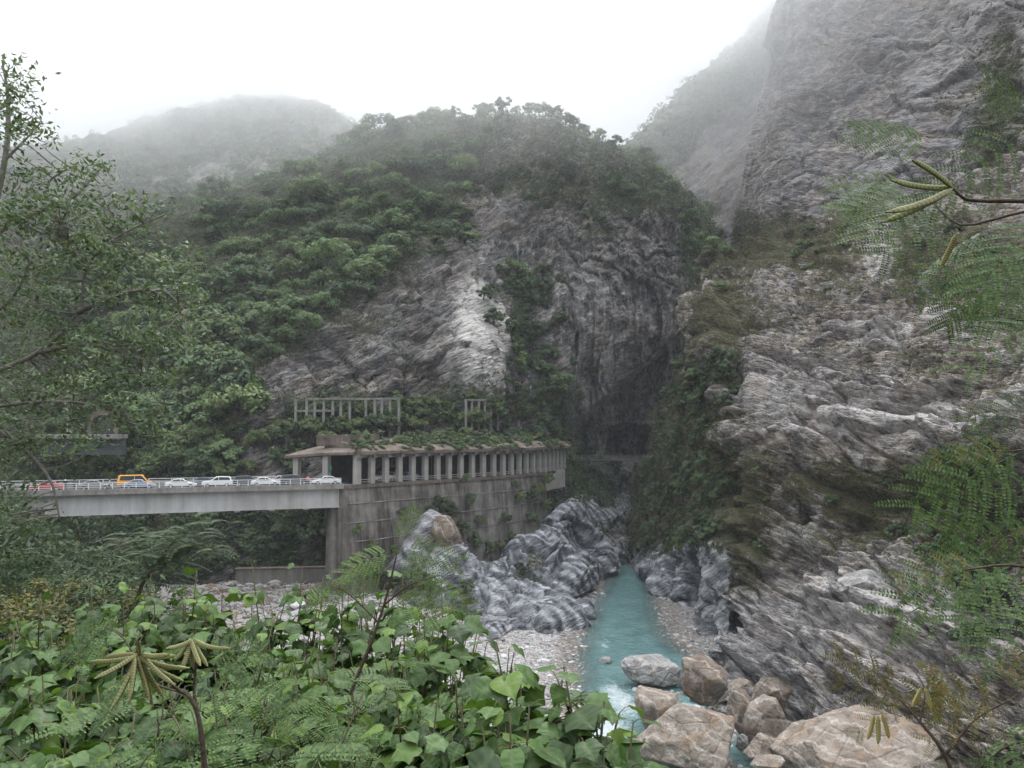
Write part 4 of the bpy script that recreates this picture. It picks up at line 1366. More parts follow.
# ------------------------------------------------------------------ foliage
def leaf_mat(name, dark, light, yellow=(0.14, 0.12, 0.03), ya=0.12, trans=0.30, rough=0.5, spec=0.3, objvar=0.5):
    t = NT(name)
    g = t.n('NewGeometry')
    oi = t.n('ObjectInfo')
    r = t.math('ADD', t.math('MULTIPLY', g.outputs['Random Per Island'], 1 - objvar), t.math('MULTIPLY', oi.outputs['Random'], objvar))
    nz = t.noise(t.coord('Object'), 0.5, 3)
    r = t.math('ADD', r, t.math('MULTIPLY', t.math('SUBTRACT', nz, .5), .8))
    col = t.ramp(r, [(0.12, dark), (0.85, light)])
    y = t.n('TexWhiteNoise', noise_dimensions='1D')
    t.l(g.outputs['Random Per Island'], y.inputs['W'])
    col = t.mix(t.ramp(y.outputs['Value'], [(1 - ya, 0), (1 - ya * .5, 0.8)]), col, yellow)
    b = t.bsdf(col, rough, spec)
    tr = t.n('BsdfTranslucent')
    t.l(t.mix(1, col, (1.15, 1.25, 0.6), 'MULTIPLY'), tr.inputs['Color'])
    mx = t.n('MixShader')
    mx.inputs[0].default_value = trans
    t.l(b.outputs[0], mx.inputs[1]); t.l(tr.outputs[0], mx.inputs[2])
    return t.done(mx)

M_bark = simple_mat('bark', (0.10, 0.085, 0.07), 0.9, .1, var=.35, scale=4, bump=.6, bscale=14)
M_fol = leaf_mat('forest_leaves', (0.036, 0.072, 0.030), (0.18, 0.265, 0.115), objvar=.66)
M_fol2 = leaf_mat('cliff_leaves', (0.022, 0.046, 0.020), (0.085, 0.135, 0.055), objvar=.6)
M_under = leaf_mat('undergrowth_leaves', (0.018, 0.038, 0.015), (0.075, 0.115, 0.048))
M_bright = leaf_mat('fresh_leaves', (0.045, 0.075, 0.022), (0.12, 0.165, 0.055))
M_dry = leaf_mat('dry_brush', (0.05, 0.045, 0.022), (0.145, 0.115, 0.06), (0.16, 0.11, 0.05), .2)
M_mixbrush = leaf_mat('mixed_brush', (0.022, 0.034, 0.014), (0.095, 0.10, 0.045), (0.13, 0.095, 0.05), .25)

def cards(C, nrm, size, rg, spread=0.8, aspect=0.55):
    """rhombic leaf clusters: centre, preferred facing, size -> verts, quads"""
    n = len(C)
    d = nrm + spread * rg.normal(size=(n, 3))
    d /= np.linalg.norm(d, axis=1, keepdims=True) + 1e-9
    a = np.cross(d, rg.normal(size=(n, 3)))
    a /= np.linalg.norm(a, axis=1, keepdims=True) + 1e-9
    b = np.cross(d, a)
    s = np.asarray(size).reshape(-1, 1) * np.ones((n, 1))
    k = 0.18 * s * d
    V = np.stack([C + a * s, C + b * s * aspect - k, C - a * s, C - b * s * aspect - k], 1).reshape(-1, 3)
    return V, np.arange(4 * n).reshape(n, 4)

def crown_cards(rg, R, H, nclump, ncard, size, flat=0.7, hollow=0.55, base=0.0, low=-0.25):
    """a broad uneven crown made of clumps; returns clump centres and card arrays"""
    th = rg.uniform(0, 2 * PI, nclump); ph = np.arccos(rg.uniform(low, 1, nclump))
    rr = rg.uniform(hollow, 1.0, nclump)
    cc = np.stack([np.sin(ph) * np.cos(th) * R * rr, np.sin(ph) * np.sin(th) * R * rr, base + np.cos(ph) * H * rr], -1)
    cs = R * rg.uniform(0.22, 0.42, nclump)
    C, N = [], []
    for c, s in zip(cc, cs):
        u = rg.normal(size=(ncard, 3)); u /= np.linalg.norm(u, axis=1, keepdims=True)
        rad = s * rg.uniform(0.45, 1.05, ncard)[:, None]
        C.append(c + u * rad * np.array([1, 1, flat])); N.append(u * 1.0 + np.array([0, 0, .75]) + 0.4 * c / (np.linalg.norm(c) + 1e-6))
    C, N = np.concatenate(C), np.concatenate(N)
    return cc, cards(C, N, size * rg.uniform(.6, 1.35, len(C)), rg, .5)

def tree_mesh(name, seed, R, H, trunk_h, nclump, ncard, size, leaf, bark=M_bark):
    rg = np.random.default_rng(seed)
    cc, (V, F) = crown_cards(rg, R, H, nclump, ncard, size, base=trunk_h)
    m = MB()
    m.tube([(0, 0, -.8), (0.1, 0, trunk_h * .5), (0, .1, trunk_h * 1.05)], [0.16, 0.13, 0.09], 5)
    for c in cc[::3]:
        m.tube([(0, .05, trunk_h * .7), tuple(c * .55 + np.array([0, 0, trunk_h * .35])), tuple(c)], [.08, .05, .02], 4)
    tv = np.array(m.V); tf = [f for f in m.F if len(f) == 4]
    VV = np.concatenate([V, tv]); FF = np.concatenate([F, np.array(tf) + len(V)])
    return mesh_np(name, VV, FF, [leaf, bark], False, midx=np.concatenate([np.zeros(len(F)), np.ones(len(tf))]))

def pick(S, weight, n, minpx, rg, box=None, tries=60000):
    """spread points over a sheet where weight is high, at least minpx apart in bearing"""
    wv = np.clip(weight, 0, None).ravel()
    if box:
        x0, y0, x1, y1 = box
        wv = wv * ((S.sx > x0) & (S.sx < x1) & (S.sy > y0) & (S.sy < y1)).ravel()
    # area weight
    c = rg.choice(len(wv), size=min(tries, n * 60), p=wv / wv.sum())
    out, cells = [], {}
    for i in c:
        x, y = S.sx.flat[i], S.sy.flat[i]
        k = (int(x // minpx), int(y // minpx))
        if any((x - a) ** 2 + (y - b) ** 2 < minpx ** 2 for dx in (-1, 0, 1) for dy in (-1, 0, 1) for a, b in cells.get((k[0] + dx, k[1] + dy), ())):
            continue
        cells.setdefault(k, []).append((x, y)); out.append(i)
        if len(out) >= n: break
    return np.array(out)

rg = np.random.default_rng(21)
vegA = SA.A['veg']
# forest on the slope: single trees
M_folb = leaf_mat('dark_forest_leaves', (0.028, 0.058, 0.027), (0.12, 0.19, 0.085), objvar=.6)
M_folc = leaf_mat('light_forest_leaves', (0.075, 0.125, 0.050), (0.22, 0.29, 0.12), objvar=.6)
TREES = [tree_mesh('broadleaf_tree', 300 + k, rg.uniform(2.6, 4.4), rg.uniform(2.2, 3.8), rg.uniform(1.8, 3.2), int(rg.integers(12, 30)), 100, rg.uniform(.28, .42), (M_fol, M_folb, M_fol, M_folc, M_fol, M_folb, M_fol, M_folc, M_fol)[k]) for k in range(9)]
fac = (SA.N[..., 1] < 0.25)
wA = (vegA > 0.62) * fac * (SA.P[..., 2] > 22)
ids = pick(SA, wA * 1.0, 298, 14.5, rg, (60, 100, 725, 470))
ids = ids[np.argsort(-SA.P.reshape(-1, 3)[ids][:, 1])]
for k, i in enumerate(ids):
    p = SA.P.reshape(-1, 3)[i]
    s = rg.choice([.6, .8, 1.0, 1.2, 1.5], p=[.12, .22, .28, .24, .14]) * rg.uniform(.95, 1.2) * (0.85 if SA.sx.flat[i] > 480 else 1.0)
    o = link('broadleaf_tree', TREES[int(rg.integers(9))], None, p + np.array([0, 0, -1.2]), (rg.uniform(-.1, .1), rg.uniform(-.1, .1), rg.uniform(0, 6.28)))
    o.scale = (s, s, s * rg.uniform(.85, 1.15))
    tag(o, 'round green broadleaf tree in the forest on the misty slope', 'tree', 'forest trees on the central mountain')

# trees standing along the crest against the cloud
def crest_tree(px, Y, hgt, seed, label):
    rg = np.random.default_rng(seed)
    j = np.argmin(np.abs(SA.sx - px) + 1000 * (SA.P[..., 1] > Y + 60) + 0.0, axis=None)
    col = np.abs(SA.sx - px) < 3
    cand = np.where(col, SA.sy, 1e9)
    i = np.unravel_index(np.argmin(cand), cand.shape)
    p = SA.P[i]
    t = thing('crest_tree', label, 'tree', tuple(p - np.array([0, 0, .6])), rg.uniform(0, 6), 'thin trees along the mountain crest')
    m = MB()
    bend = rg.uniform(-.6, .6, 2)
    top = np.array([bend[0], bend[1], hgt * .62])
    m.tube([(0, 0, 0), tuple(top * .5 + np.array([.1, 0, 0])), tuple(top)], [.20, .15, .10], 6)
    cc, (V, F) = crown_cards(rg, hgt * .40, hgt * .36, 15, 70, .28, flat=.6, base=hgt * .56)
    for c in cc:
        m.tube([tuple(top * rg.uniform(.55, 1)), tuple(c * .6 + top * .35), tuple(c)], [.09, .06, .025], 4)
    m.build('trunk', M_bark, t)
    link('crown', mesh_np('crown', V, F, [M_fol]), t)
for k, px in enumerate(list(range(440, 606, 6)) + [612, 622, 632, 640, 650, 658]):
    crest_tree(px + rg.uniform(-3, 3), 265, rg.uniform(2.6, 7.2), 500 + k, 'thin umbrella shaped tree on the crest against the white cloud')

crestw = np.zeros_like(SA.sx)
for c_ in range(SA.sx.shape[1]):
    crestw[np.argmin(SA.sy[:, c_]), c_] = 1
card_late = crestw * (SA.sx > 150) * (SA.sx < 720)
# undergrowth hugging the mountain: one mass
def card_mass(name, S, weight, n, size, mat, seed, out=0.4, box=None, spread=0.8, clump=6, cl_r=0.8, aspect=.55, up=.5, hang=0.0):
    rg = np.random.default_rng(seed)
    wv = np.clip(weight, 0, None).ravel()
    if box:
        x0, y0, x1, y1 = box
        wv = wv * ((S.sx > x0) & (S.sx < x1) & (S.sy > y0) & (S.sy < y1)).ravel()
    P, N = S.P.reshape(-1, 3), S.N.reshape(-1, 3)
    i = rg.choice(len(wv), size=n, p=wv / wv.sum())
    c0 = P[i] + N[i] * out * rg.uniform(.2, 1.2, (n, 1))
    C = np.repeat(c0, clump, 0) + cl_r * rg.normal(size=(n * clump, 3)) * np.array([1, 1, .7])
    Nn = np.repeat(N[i], clump, 0) * .6 + np.array([0, 0, up])
    V, F = cards(C, Nn, size * rg.uniform(.5, 1.4, len(C)), rg, spread, aspect)
    return tag(link(name, mesh_np(name, V, F, [mat])), kind='stuff')
card_mass('undergrowth', SA, card_late, 900, .40, M_fol, 30, out=.5, clump=9, cl_r=.9)
front = (SA.sx > -30) & (SA.sx < 740)
card_mass('undergrowth', SA, (vegA > .4) * vegA * front * (SA.P[..., 2] > 20), 20000, .36, M_under, 31, out=.8, clump=6, cl_r=1.0)
nz = fbm(SA.P / 9, 4, 311)
card_mass('brush', SA, (np.clip(vegA + .5 * nz - .12, 0, 1)) * (vegA < .6) * front * (SA.sy > 110) * (SA.N[..., 2] > -.2) * (SA.sy < 450), 5200, .30, M_mixbrush, 33, out=.4, clump=6, cl_r=.55)
card_mass('undergrowth', SA, (SA.sy > 490) * (SA.sx < 600) * (fbm(SA.P / 6, 3, 312) > -.05), 5000, .40, M_fol2, 35, out=.8, clump=6, cl_r=.9, box=(-20, 495, 430, 575))
card_mass('undergrowth', SA, gauss(SA.sx, SA.sy, 580, 480, 26, 34) + gauss(SA.sx, SA.sy, 597, 500, 10, 40) + .8 * gauss(SA.sx, SA.sy, 560, 430, 26, 30), 1500, .36, M_fol2, 36, out=.7, clump=6, cl_r=.7)
# far slopes: forest that reads as one mass
def far_forest(S, weight, n, seed, box):
    rg = np.random.default_rng(seed)
    ids = pick(S, weight, n, 4.5, rg, box, 80000)
    P = S.P.reshape(-1, 3)[ids]
    Vs, off = [], 0
    C, N = [], []
    for p in P:
        R = rg.uniform(1.4, 2.9)
        k = 34
        u = rg.normal(size=(k, 3)); u[:, 2] = np.abs(u[:, 2]); u /= np.linalg.norm(u, axis=1, keepdims=True)
        C.append(p + u * R * np.array([1, 1, .9]) * rg.uniform(.7, 1.1, (k, 1))); N.append(u + np.array([0, 0, .3]))
    V, F = cards(np.concatenate(C), np.concatenate(N), .62 * rg.uniform(.6, 1.3, len(C) * 34), rg, .5)
    return tag(link('far_forest', mesh_np('far_forest', V, F, [M_fol])), kind='stuff')
far_forest(SE, SE.A['veg'] > .45, 1300, 41, (-20, 95, 430, 320))
far_forest(SD, (SD.A['veg'] > .55) * 1.0, 500, 42, (620, 5, 800, 260))

# shrubs one can tell apart on the cliffs and round the gallery
SHR = [tree_mesh('cliff_shrub', 400 + k, rg.uniform(1.5, 2.0), rg.uniform(1.3, 1.8), .5, 15, 70, .26, M_fol2) for k in range(4)]
SHB = [tree_mesh('cliff_shrub', 410 + k, rg.uniform(1.5, 2.0), rg.uniform(1.2, 1.6), .5, 15, 70, .26, M_bright) for k in range(3)]
def shrubs(S, weight, n, minpx, box, meshes, label, group, sc=(.7, 1.3), seed=1, lift=0.0, name='cliff_shrub'):
    rg = np.random.default_rng(seed)
    for k, i in enumerate(pick(S, weight, n, minpx, rg, box)):
        p = S.P.reshape(-1, 3)[i] + S.N.reshape(-1, 3)[i] * .5
        s = rg.uniform(*sc)
        o = link(name, meshes[k % len(meshes)], None, p + np.array([0, 0, lift]), (rg.uniform(-.3, .3), rg.uniform(-.3, .3), rg.uniform(0, 6.28)))
        o.scale = (s, s, s)
        tag(o, label, 'shrub', group)
g_ = lambda *a: gauss(SA.sx, SA.sy, *a)
shrubs(SA, g_(524, 295, 26, 22) + g_(522, 350, 18, 46) + g_(545, 405, 26, 26), 46, 8, (480, 260, 590, 440), SHR, 'dark green shrub in the damp cleft right of the pale cliff patch', 'shrubs in the cliff cleft', (.9, 1.6), 51)
shrubs(SA, g_(440, 235, 36, 14), 14, 10, (385, 205, 490, 262), SHR, 'green shrub on the ledge above the pale cliff patch', 'shrubs on the high ledge', (1.0, 1.7), 52)
shrubs(SA, (vegA > .3) * (vegA < .75), 60, 11, (440, 130, 715, 300), SHR, 'small shrub scattered on the rocky upper face of the mountain', 'shrubs on the upper rock face', (.7, 1.3), 53)
shrubs(SG, (SG.A['veg'] > .5) * 1.0, 95, 8, (640, 360, 735, 570), SHR, 'dark shrub clinging to the steep gorge wall above the river', 'shrubs on the gorge wall', (.6, 1.15), 54, name='gorge_shrub')
card_mass('undergrowth', SG, SG.A['veg'] * 1.0, 4200, .22, M_mixbrush, 56, out=.35, clump=7, cl_r=.5)
# thicket growing on the gallery roof and below the old frames
Qr, dr_, nr_ = poly_at(GL, 200)
rgq = np.random.default_rng(61)
for k in range(96):
    f = rgq.uniform(0, .93)
    j = int(f * 199)
    off = rgq.uniform(.9, 9.5) if k > 40 else rgq.uniform(.7, 2.2)
    p = Qr[j] + nr_[j] * off + np.array([0, 0, 6.1 + .16 * off])
    s = rgq.uniform(.7, 1.25) * (.6 if off < 2.2 else 1)
    o = link('roof_shrub', (SHB + SHR)[k % 6], None, tuple(p), (0, 0, rgq.uniform(0, 6)))
    o.scale = (s, s, s * .9)
    tag(o, 'leafy shrub in the thicket on the gallery roof', 'shrub', 'shrubs on the gallery roof')
shrubs(SA, g_(345, 422, 70, 14) + .7 * g_(470, 414, 70, 16), 70, 7, (240, 400, 560, 446), SHB + SHR, 'bright green shrub on the slope round the old concrete posts', 'shrubs round the old posts', (.8, 1.5), 57, -.3)
shrubs(SA, (SA.sy > 440) * (SA.sy < 480) * 1.0, 34, 11, (30, 440, 300, 482), SHR + SHB, 'bushy shrub behind the bridge traffic', 'shrubs behind the bridge', (1.0, 1.8), 58)
shrubs(SA, g_(300, 535, 60, 26) + g_(350, 540, 16, 30), 26, 10, (200, 505, 372, 575), SHR, 'shrub hanging in the dark recess under the bridge', 'shrubs under the bridge', (.8, 1.5), 59)
for k in range(46):
    j = int(rgq.uniform(0, .92) * 199)
    off = rgq.uniform(-.9, .6)
    p = Qr[j] + nr_[j] * off + np.array([0, 0, 5.75 + .25 * off])
    s = rgq.uniform(.28, .55)
    o = link('roof_shrub', (SHB + SHR)[k % 6], None, tuple(p), (0, 0, rgq.uniform(0, 6)))
    o.scale = (s * 1.2, s * 1.2, s * .8)
    tag(o, 'small plant creeping over the brown roof edge of the gallery', 'shrub', 'plants on the gallery roof edge')
for k, px in enumerate(list(range(298, 402, 7)) + list(range(464, 502, 7))):
    py = 425 + rgq.uniform(-6, 4) - (9 if px > 450 else 0)
    b_ = surf_pt(SA, px, py + 2)
    s = rgq.uniform(.8, 1.3)
    o = link('cliff_shrub', (SHB + SHR)[k % 7], None, WV(px, py, b_.y - 3.0) - Vector((0, 0, 1.2)), (0, 0, rgq.uniform(0, 6)))
    o.scale = (s, s, s)
    tag(o, 'leafy shrub half burying the feet of the old concrete posts', 'shrub', 'shrubs at the feet of the old posts')
# plants on the retaining wall face and marble bank
rgq = np.random.default_rng(62)
for k, (px, py, s) in enumerate(((440, 505, .9), (452, 512, .8), (470, 500, .7), (505, 520, .7), (520, 500, .8), (538, 490, .9), (548, 480, .8), (430, 515, .8), (556, 505, .9), (465, 480, .5), (530, 520, .9), (415, 535, .7), (500, 545, .6), (352, 566, 1.0), (366, 572, .9), (380, 562, .8), (395, 556, 1.0), (408, 566, .8), (425, 545, .8), (372, 545, .5), (358, 530, .5), (462, 530, .9), (474, 542, .9), (488, 550, .9), (512, 540, .8), (545, 508, .9), (480, 520, .6), (402, 512, .5), (530, 500, .8), (515, 486, .5))):
    Y = np.interp(px, [345, 433, 503, 543, 560], [127, 141, 154, 167, 178]) + (-.5)
    o = link('wall_shrub', (SHR + SHB)[k % 7], None, WV(px, py, Y), (rgq.uniform(.2, .6), 0, 0))
    o.scale = (s, s, s)
    tag(o, 'small shrub rooted in the face of the stained retaining wall', 'shrub', 'shrubs on the retaining wall')
shrubs(SH, (SH.A['veg'] > .45) * 1.0, 26, 9, (350, 490, 610, 625), SHB + SHR, 'low green shrub on the grey folded rocks by the river', 'shrubs on the river rocks', (.4, .8), 63)
card_mass('brush', SH, (SH.A['veg'] > .38) * SH.A['veg'], 1100, .17, M_mixbrush, 64, out=.2, clump=7, cl_r=.35)
# the near right slope: tufts of grass and dead brush on the ledges
vB = SB.A['veg']
nb = fbm(SB.P / 4.5, 4, 321)
inB = (SB.sx > 640) & (SB.sx < 1060) & (SB.sy > 200) & (SB.sy < 760)
card_mass('brush', SB, np.clip(vB + .7 * nb - .22, 0, 1) * inB, 13000, .16, M_mixbrush, 71, out=.15, clump=7, cl_r=.28, aspect=.28, spread=1.0)
card_mass('brush', SB, np.clip(vB + .7 * nb - .34, 0, 1) * inB, 8000, .17, M_dry, 72, out=.15, clump=8, cl_r=.25, aspect=.16, spread=1.2)
shrubs(SB, np.clip(vB - .55, 0, 1) * inB * (SB.sy < 300), 34, 13, (700, 205, 1030, 300), SHR + SHB, 'grey green shrub on the ledge at the foot of the high cliff', 'shrubs at the cliff foot', (.5, .95), 73, name='ledge_bush')
shrubs(SB, np.clip(vB - .5, 0, 1) * inB, 50, 12, (720, 420, 1040, 640), SHR, 'small dark shrub on the ledges of the layered rock slope', 'shrubs on the rock slope', (.28, .6), 74, name='ledge_bush')
shrubs(SB, gauss(SB.sx, SB.sy, 950, 560, 26, 22) + gauss(SB.sx, SB.sy, 1005, 590, 30, 40), 16, 9, (900, 520, 1040, 650), SHR, 'dark green bush beside the pale waterworn slabs', 'bushes by the pale slabs', (.5, .9), 75, name='ledge_bush')
card_mass('brush', SCf, np.clip(SCf.A['veg'] - .25, 0, 1) * (SCf.sx > 700) * (SCf.sx < 1060) * (SCf.sy < 300), 2600, .34, M_mixbrush, 76, out=.3, clump=6, cl_r=.6)
# ------------------------------------------------------------------ near plants
def frame_from(d, up):
    d = np.asarray(d, float); d = d / np.linalg.norm(d)
    up = np.asarray(up, float)
    y = np.cross(up, d)
    if np.linalg.norm(y) < 1e-4:
        y = np.cross(np.array([0.3, 1, .2]), d)
    y /= np.linalg.norm(y)
    z = np.cross(d, y)
    return np.stack([d, y, z], 1)            # columns: local x, y, z

# --- broad lobed leaf: a small curved grid
def leaf_template(lobed=True, seed=0):
    rg = np.random.default_rng(seed)
    v = np.array([0, .06, .16, .28, .38, .47, .54, .62, .74, .87, 1.0])
    if lobed:
        wv = np.array([.10, .34, .46, .50, .56, .62, .44, .33, .24, .12, .0])
        back = np.array([-.06, -.10, -.06, 0, .03, .08, .04, .02, 0, 0, 0])
    else:
        wv = np.array([.08, .30, .42, .46, .46, .43, .38, .32, .23, .11, 0])
        back = np.array([-.05, -.09, -.05, 0, 0, 0, 0, 0, 0, 0, 0])
    u = np.array([-1, -.66, -.33, 0, .33, .66, 1])
    V, vein = [], []
    for i, (vv, w_, b) in enumerate(zip(v, wv, back)):
        for uu in u:
            x = vv + b * abs(uu) ** 1.5
            y = uu * w_ * 1.0
            z = 0.10 * abs(uu) * w_ * 2 - 0.30 * vv ** 2 - 0.10 * (abs(uu) * w_) ** 2 * 4 + 0.025 * math.sin(9 * vv + 3 * uu + seed)
            V.append((x, y, z))
            vein.append(1.0 if uu == 0 else (.55 if i % 2 == 0 else 0))
    F = []
    for i in range(len(v) - 1):
        for j in range(6):
            a = i * 7 + j
            F.append((a, a + 1, a + 8, a + 7))
    return np.array(V), np.array(F), np.array(vein)
LEAFT = [leaf_template(True, 0), leaf_template(True, 1), leaf_template(False, 2), leaf_template(True, 3)]

def broad_mat(name, dark, light, young):
    t = NT(name)
    g = t.n('NewGeometry')
    r = g.outputs['Random Per Island']
    nz = t.noise(t.coord('Object'), 6, 4)
    col = t.ramp(t.math('ADD', t.math('MULTIPLY', r, .75), t.math('MULTIPLY', nz, .3)), [(0.15, dark), (0.8, light)])
    y = t.n('TexWhiteNoise', noise_dimensions='1D'); t.l(r, y.inputs['W'])
    col = t.mix(t.ramp(y.outputs['Value'], [(0.84, 0), (0.90, .85)]), col, young)
    col = t.mix(t.math('MULTIPLY', t.attr('vein'), .30), col, (0.17, 0.21, 0.10))
    col = t.mix(t.ramp(t.noise(t.coord('Object'), 24, 3), [(0.66, 0), (0.72, .6)]), col, (0.10, 0.075, 0.03))
    bmp = t.bump(t.math('ADD', t.attr('vein'), t.math('MULTIPLY', t.noise(t.coord('Object'), 45, 3), .6)), .35, .006)
    b = t.bsdf(col, t.ramp(nz, [(.3, .36), (.7, .56)]), .30, bmp)
    tr = t.n('BsdfTranslucent'); t.l(t.mix(1, col, (1.2, 1.3, .5), 'MULTIPLY'), tr.inputs['Color'])
    mx = t.n('MixShader'); mx.inputs[0].default_value = .26
    t.l(b.outputs[0], mx.inputs[1]); t.l(tr.outputs[0], mx.inputs[2])
    return t.done(mx)
M_broad = broad_mat('broad_leaf', (0.018, 0.045, 0.011), (0.072, 0.142, 0.032), (0.125, 0.205, 0.030))
M_stem = simple_mat('green_stem', (0.09, 0.085, 0.045), .7, .2, var=.3, scale=9)
M_twig = simple_mat('twig_bark', (0.075, 0.055, 0.042), .8, .2, var=.3, scale=12, bump=.3, bscale=60)

def build_leaves(name, base, dirs, ups, sizes, rg, parent, mat=None):
    Vs, Fs, At, off = [], [], [], 0
    for b, d, u, s in zip(base, dirs, ups, sizes):
        V, F, ve = LEAFT[rg.integers(len(LEAFT))]
        R = frame_from(d, u)
        Vs.append((V * s * np.array([1, rg.uniform(.85, 1.1), rg.uniform(.6, 1.5)])) @ R.T + b)
        Fs.append(F + off); At.append(ve); off += len(V)
    me = mesh_np(name, np.concatenate(Vs), np.concatenate(Fs), [mat or M_broad], True, {'vein': np.concatenate(At)})
    return link(name, me, parent)

def broadleaf_shrub(label, px, py, Y, R, leaf, nst, seed, group='broad leaved shrubs on the bank below the viewpoint', fill=1.0):
    rg = np.random.default_rng(seed)
    leaf, fill, nst = (leaf * .80, 1.15, int(nst * 1.35)) if Y > 4.0 else (leaf * .74, 1.2, int(nst * 1.5))
    top = W(px, py, Y)
    gz = float(ground_z(np.array([top[0]]), np.array([top[1] + .3]))[0][0]) - .1
    base = np.array([top[0], top[1] + .3, gz])
    H = max(top[2] - gz, .8)
    t = thing('broadleaf_shrub', label, 'shrub', tuple(base), 0, group)
    st = MB()
    B, D, U, S = [], [], [], []
    for k in range(nst):
        a = rg.uniform(0, 2 * PI); r = R * math.sqrt(rg.uniform(0.0, 1)); 
        zz = H * (1 - .18 * (r / R) ** 2) * rg.uniform(.90, 1.0)
        if k == 0: r, zz = .05, H
        tip = np.array([r * math.cos(a), r * math.sin(a), zz])
        mid = np.array([tip[0] * .35, tip[1] * .35, zz * .55]) + rg.normal(size=3) * .06
        P = [np.zeros(3), mid * .5 + rg.normal(size=3) * .03, mid, (mid + tip) / 2 + rg.normal(size=3) * .05, tip]
        C = cr_interp(np.array(P), 12)
        st.tube([tuple(c) for c in C], np.linspace(.014, .004, 12), 5)
        nl = int(rg.integers(17, 24) * fill)
        for j in range(nl):
            f = 1 - (j / nl) ** 1.7 * .62
            q = C[min(11, int(f * 11))] * 1.0
            az = j * 2.4 + rg.uniform(-.5, .5) + a
            out = np.array([math.cos(az), math.sin(az), rg.uniform(-.25, .45)])
            out += .45 * np.array([math.cos(a), math.sin(a), 0]) * (r / R)
            out /= np.linalg.norm(out)
            pet = leaf * rg.uniform(.25, .75)
            e = q + out * pet
            st.tube([tuple(q), tuple((q + e) / 2 + np.array([0, 0, .012])), tuple(e)], [.003, .0022, .0018], 3, False)
            B.append(e); d = out * np.array([1, 1, .3]) + np.array([0, 0, rg.uniform(-.75, .05)])
            D.append(d); U.append(np.array([0, -.18, 1.0]) + .38 * rg.normal(size=3)); S.append(leaf * rg.uniform(.6, 1.3) * (.75 if j < 2 else 1.08))
    st.build('stems', M_stem, t, True).data
    build_leaves('leaves', B, D, U, S, rg, t)
    return t
SH_LIST = [
 (10, 632, 5.6, .85, .15, 16, 'broad leaved shrub at the edge of the frame under the yellowing bush'),
 (66, 618, 6.3, .85, .155, 17, 'broad leaved shrub below the yellowing bush'),
 (128, 607, 6.6, .85, .16, 17, 'broad leaved shrub with pale upturned leaves in front of the small dark tree'),
 (188, 602, 6.9, .85, .16, 17, 'tallest broad leaved shrub of the back row, beside the small dark tree'),
 (243, 614, 6.6, .8, .14, 16, 'broad leaved shrub just in front of the valley rubble'),
 (298, 618, 6.8, .8, .14, 16, 'broad leaved shrub hiding the foot of the white slab'),
 (352, 622, 6.5, .8, .145, 16, 'broad leaved shrub behind the thin bare stem'),
 (402, 624, 6.2, .75, .15, 16, 'broad leaved shrub in front of the folded grey rocks'),
 (444, 632, 5.7, .62, .16, 14, 'broad leaved shrub beside the pebble bar with drooping leaves'),
 (18, 706, 4.2, .6, .15, 12, 'broad leaved shrub low in the shade below the back row'),
 (52, 712, 4.5, .55, .15, 11, 'broad leaved sapling with a pale rosette in the shaded hollow'),
 (108, 690, 5.0, .6, .15, 12, 'broad leaved shrub in the shade behind the hanging pods'),
 (245, 672, 5.0, .6, .13, 11, 'broad leaved shrub tangled with feathery fronds'),
 (330, 668, 4.9, .65, .13, 12, 'broad leaved shrub round the thin bare stem'),
 (408, 690, 4.2, .6, .14, 13, 'broad leaved shrub with fresh leaves between the back row and the nearest shrub'),
 (385, 742, 3.3, .42, .155, 10, 'broad leaved shrub with large pale leaves at the lower rim'),
 (452, 722, 3.4, .42, .15, 12, 'broad leaved shrub beside the nearest big leaved one'),
 (505, 676, 3.35, .40, .165, 14, 'nearest big leaved shrub rising before the pebble bar'),
 (562, 700, 3.2, .40, .165, 13, 'big leaved shrub reaching out before the rapids'),
 (612, 738, 3.1, .32, .16, 10, 'big leaved shrub tip hanging in front of the huge boulder'),
 (190, 730, 3.2, .42, .13, 14, 'broad leaved shrub below the hanging pods at the lower rim'),
 (262, 650, 4.8, .55, .13, 14, 'broad leaved shrub right of the hanging pods with fresh leaves'),
 (150, 715, 3.9, .45, .13, 12, 'broad leaved shrub just behind the stem of the hanging pods'),
 (300, 690, 4.0, .45, .13, 12, 'broad leaved shrub among the feathery fronds'),
 (520, 752, 2.9, .42, .16, 12, 'big leaved shrub at the lower rim below the nearest one'),
]
for k, (px, py, Y, R, lf, ns, lb) in enumerate(SH_LIST):
    broadleaf_shrub(lb, px, py - (44 if 240 <= px <= 450 and Y > 5.4 else 26 if Y > 5.4 else 14), Y, R, lf, ns, 700 + k)

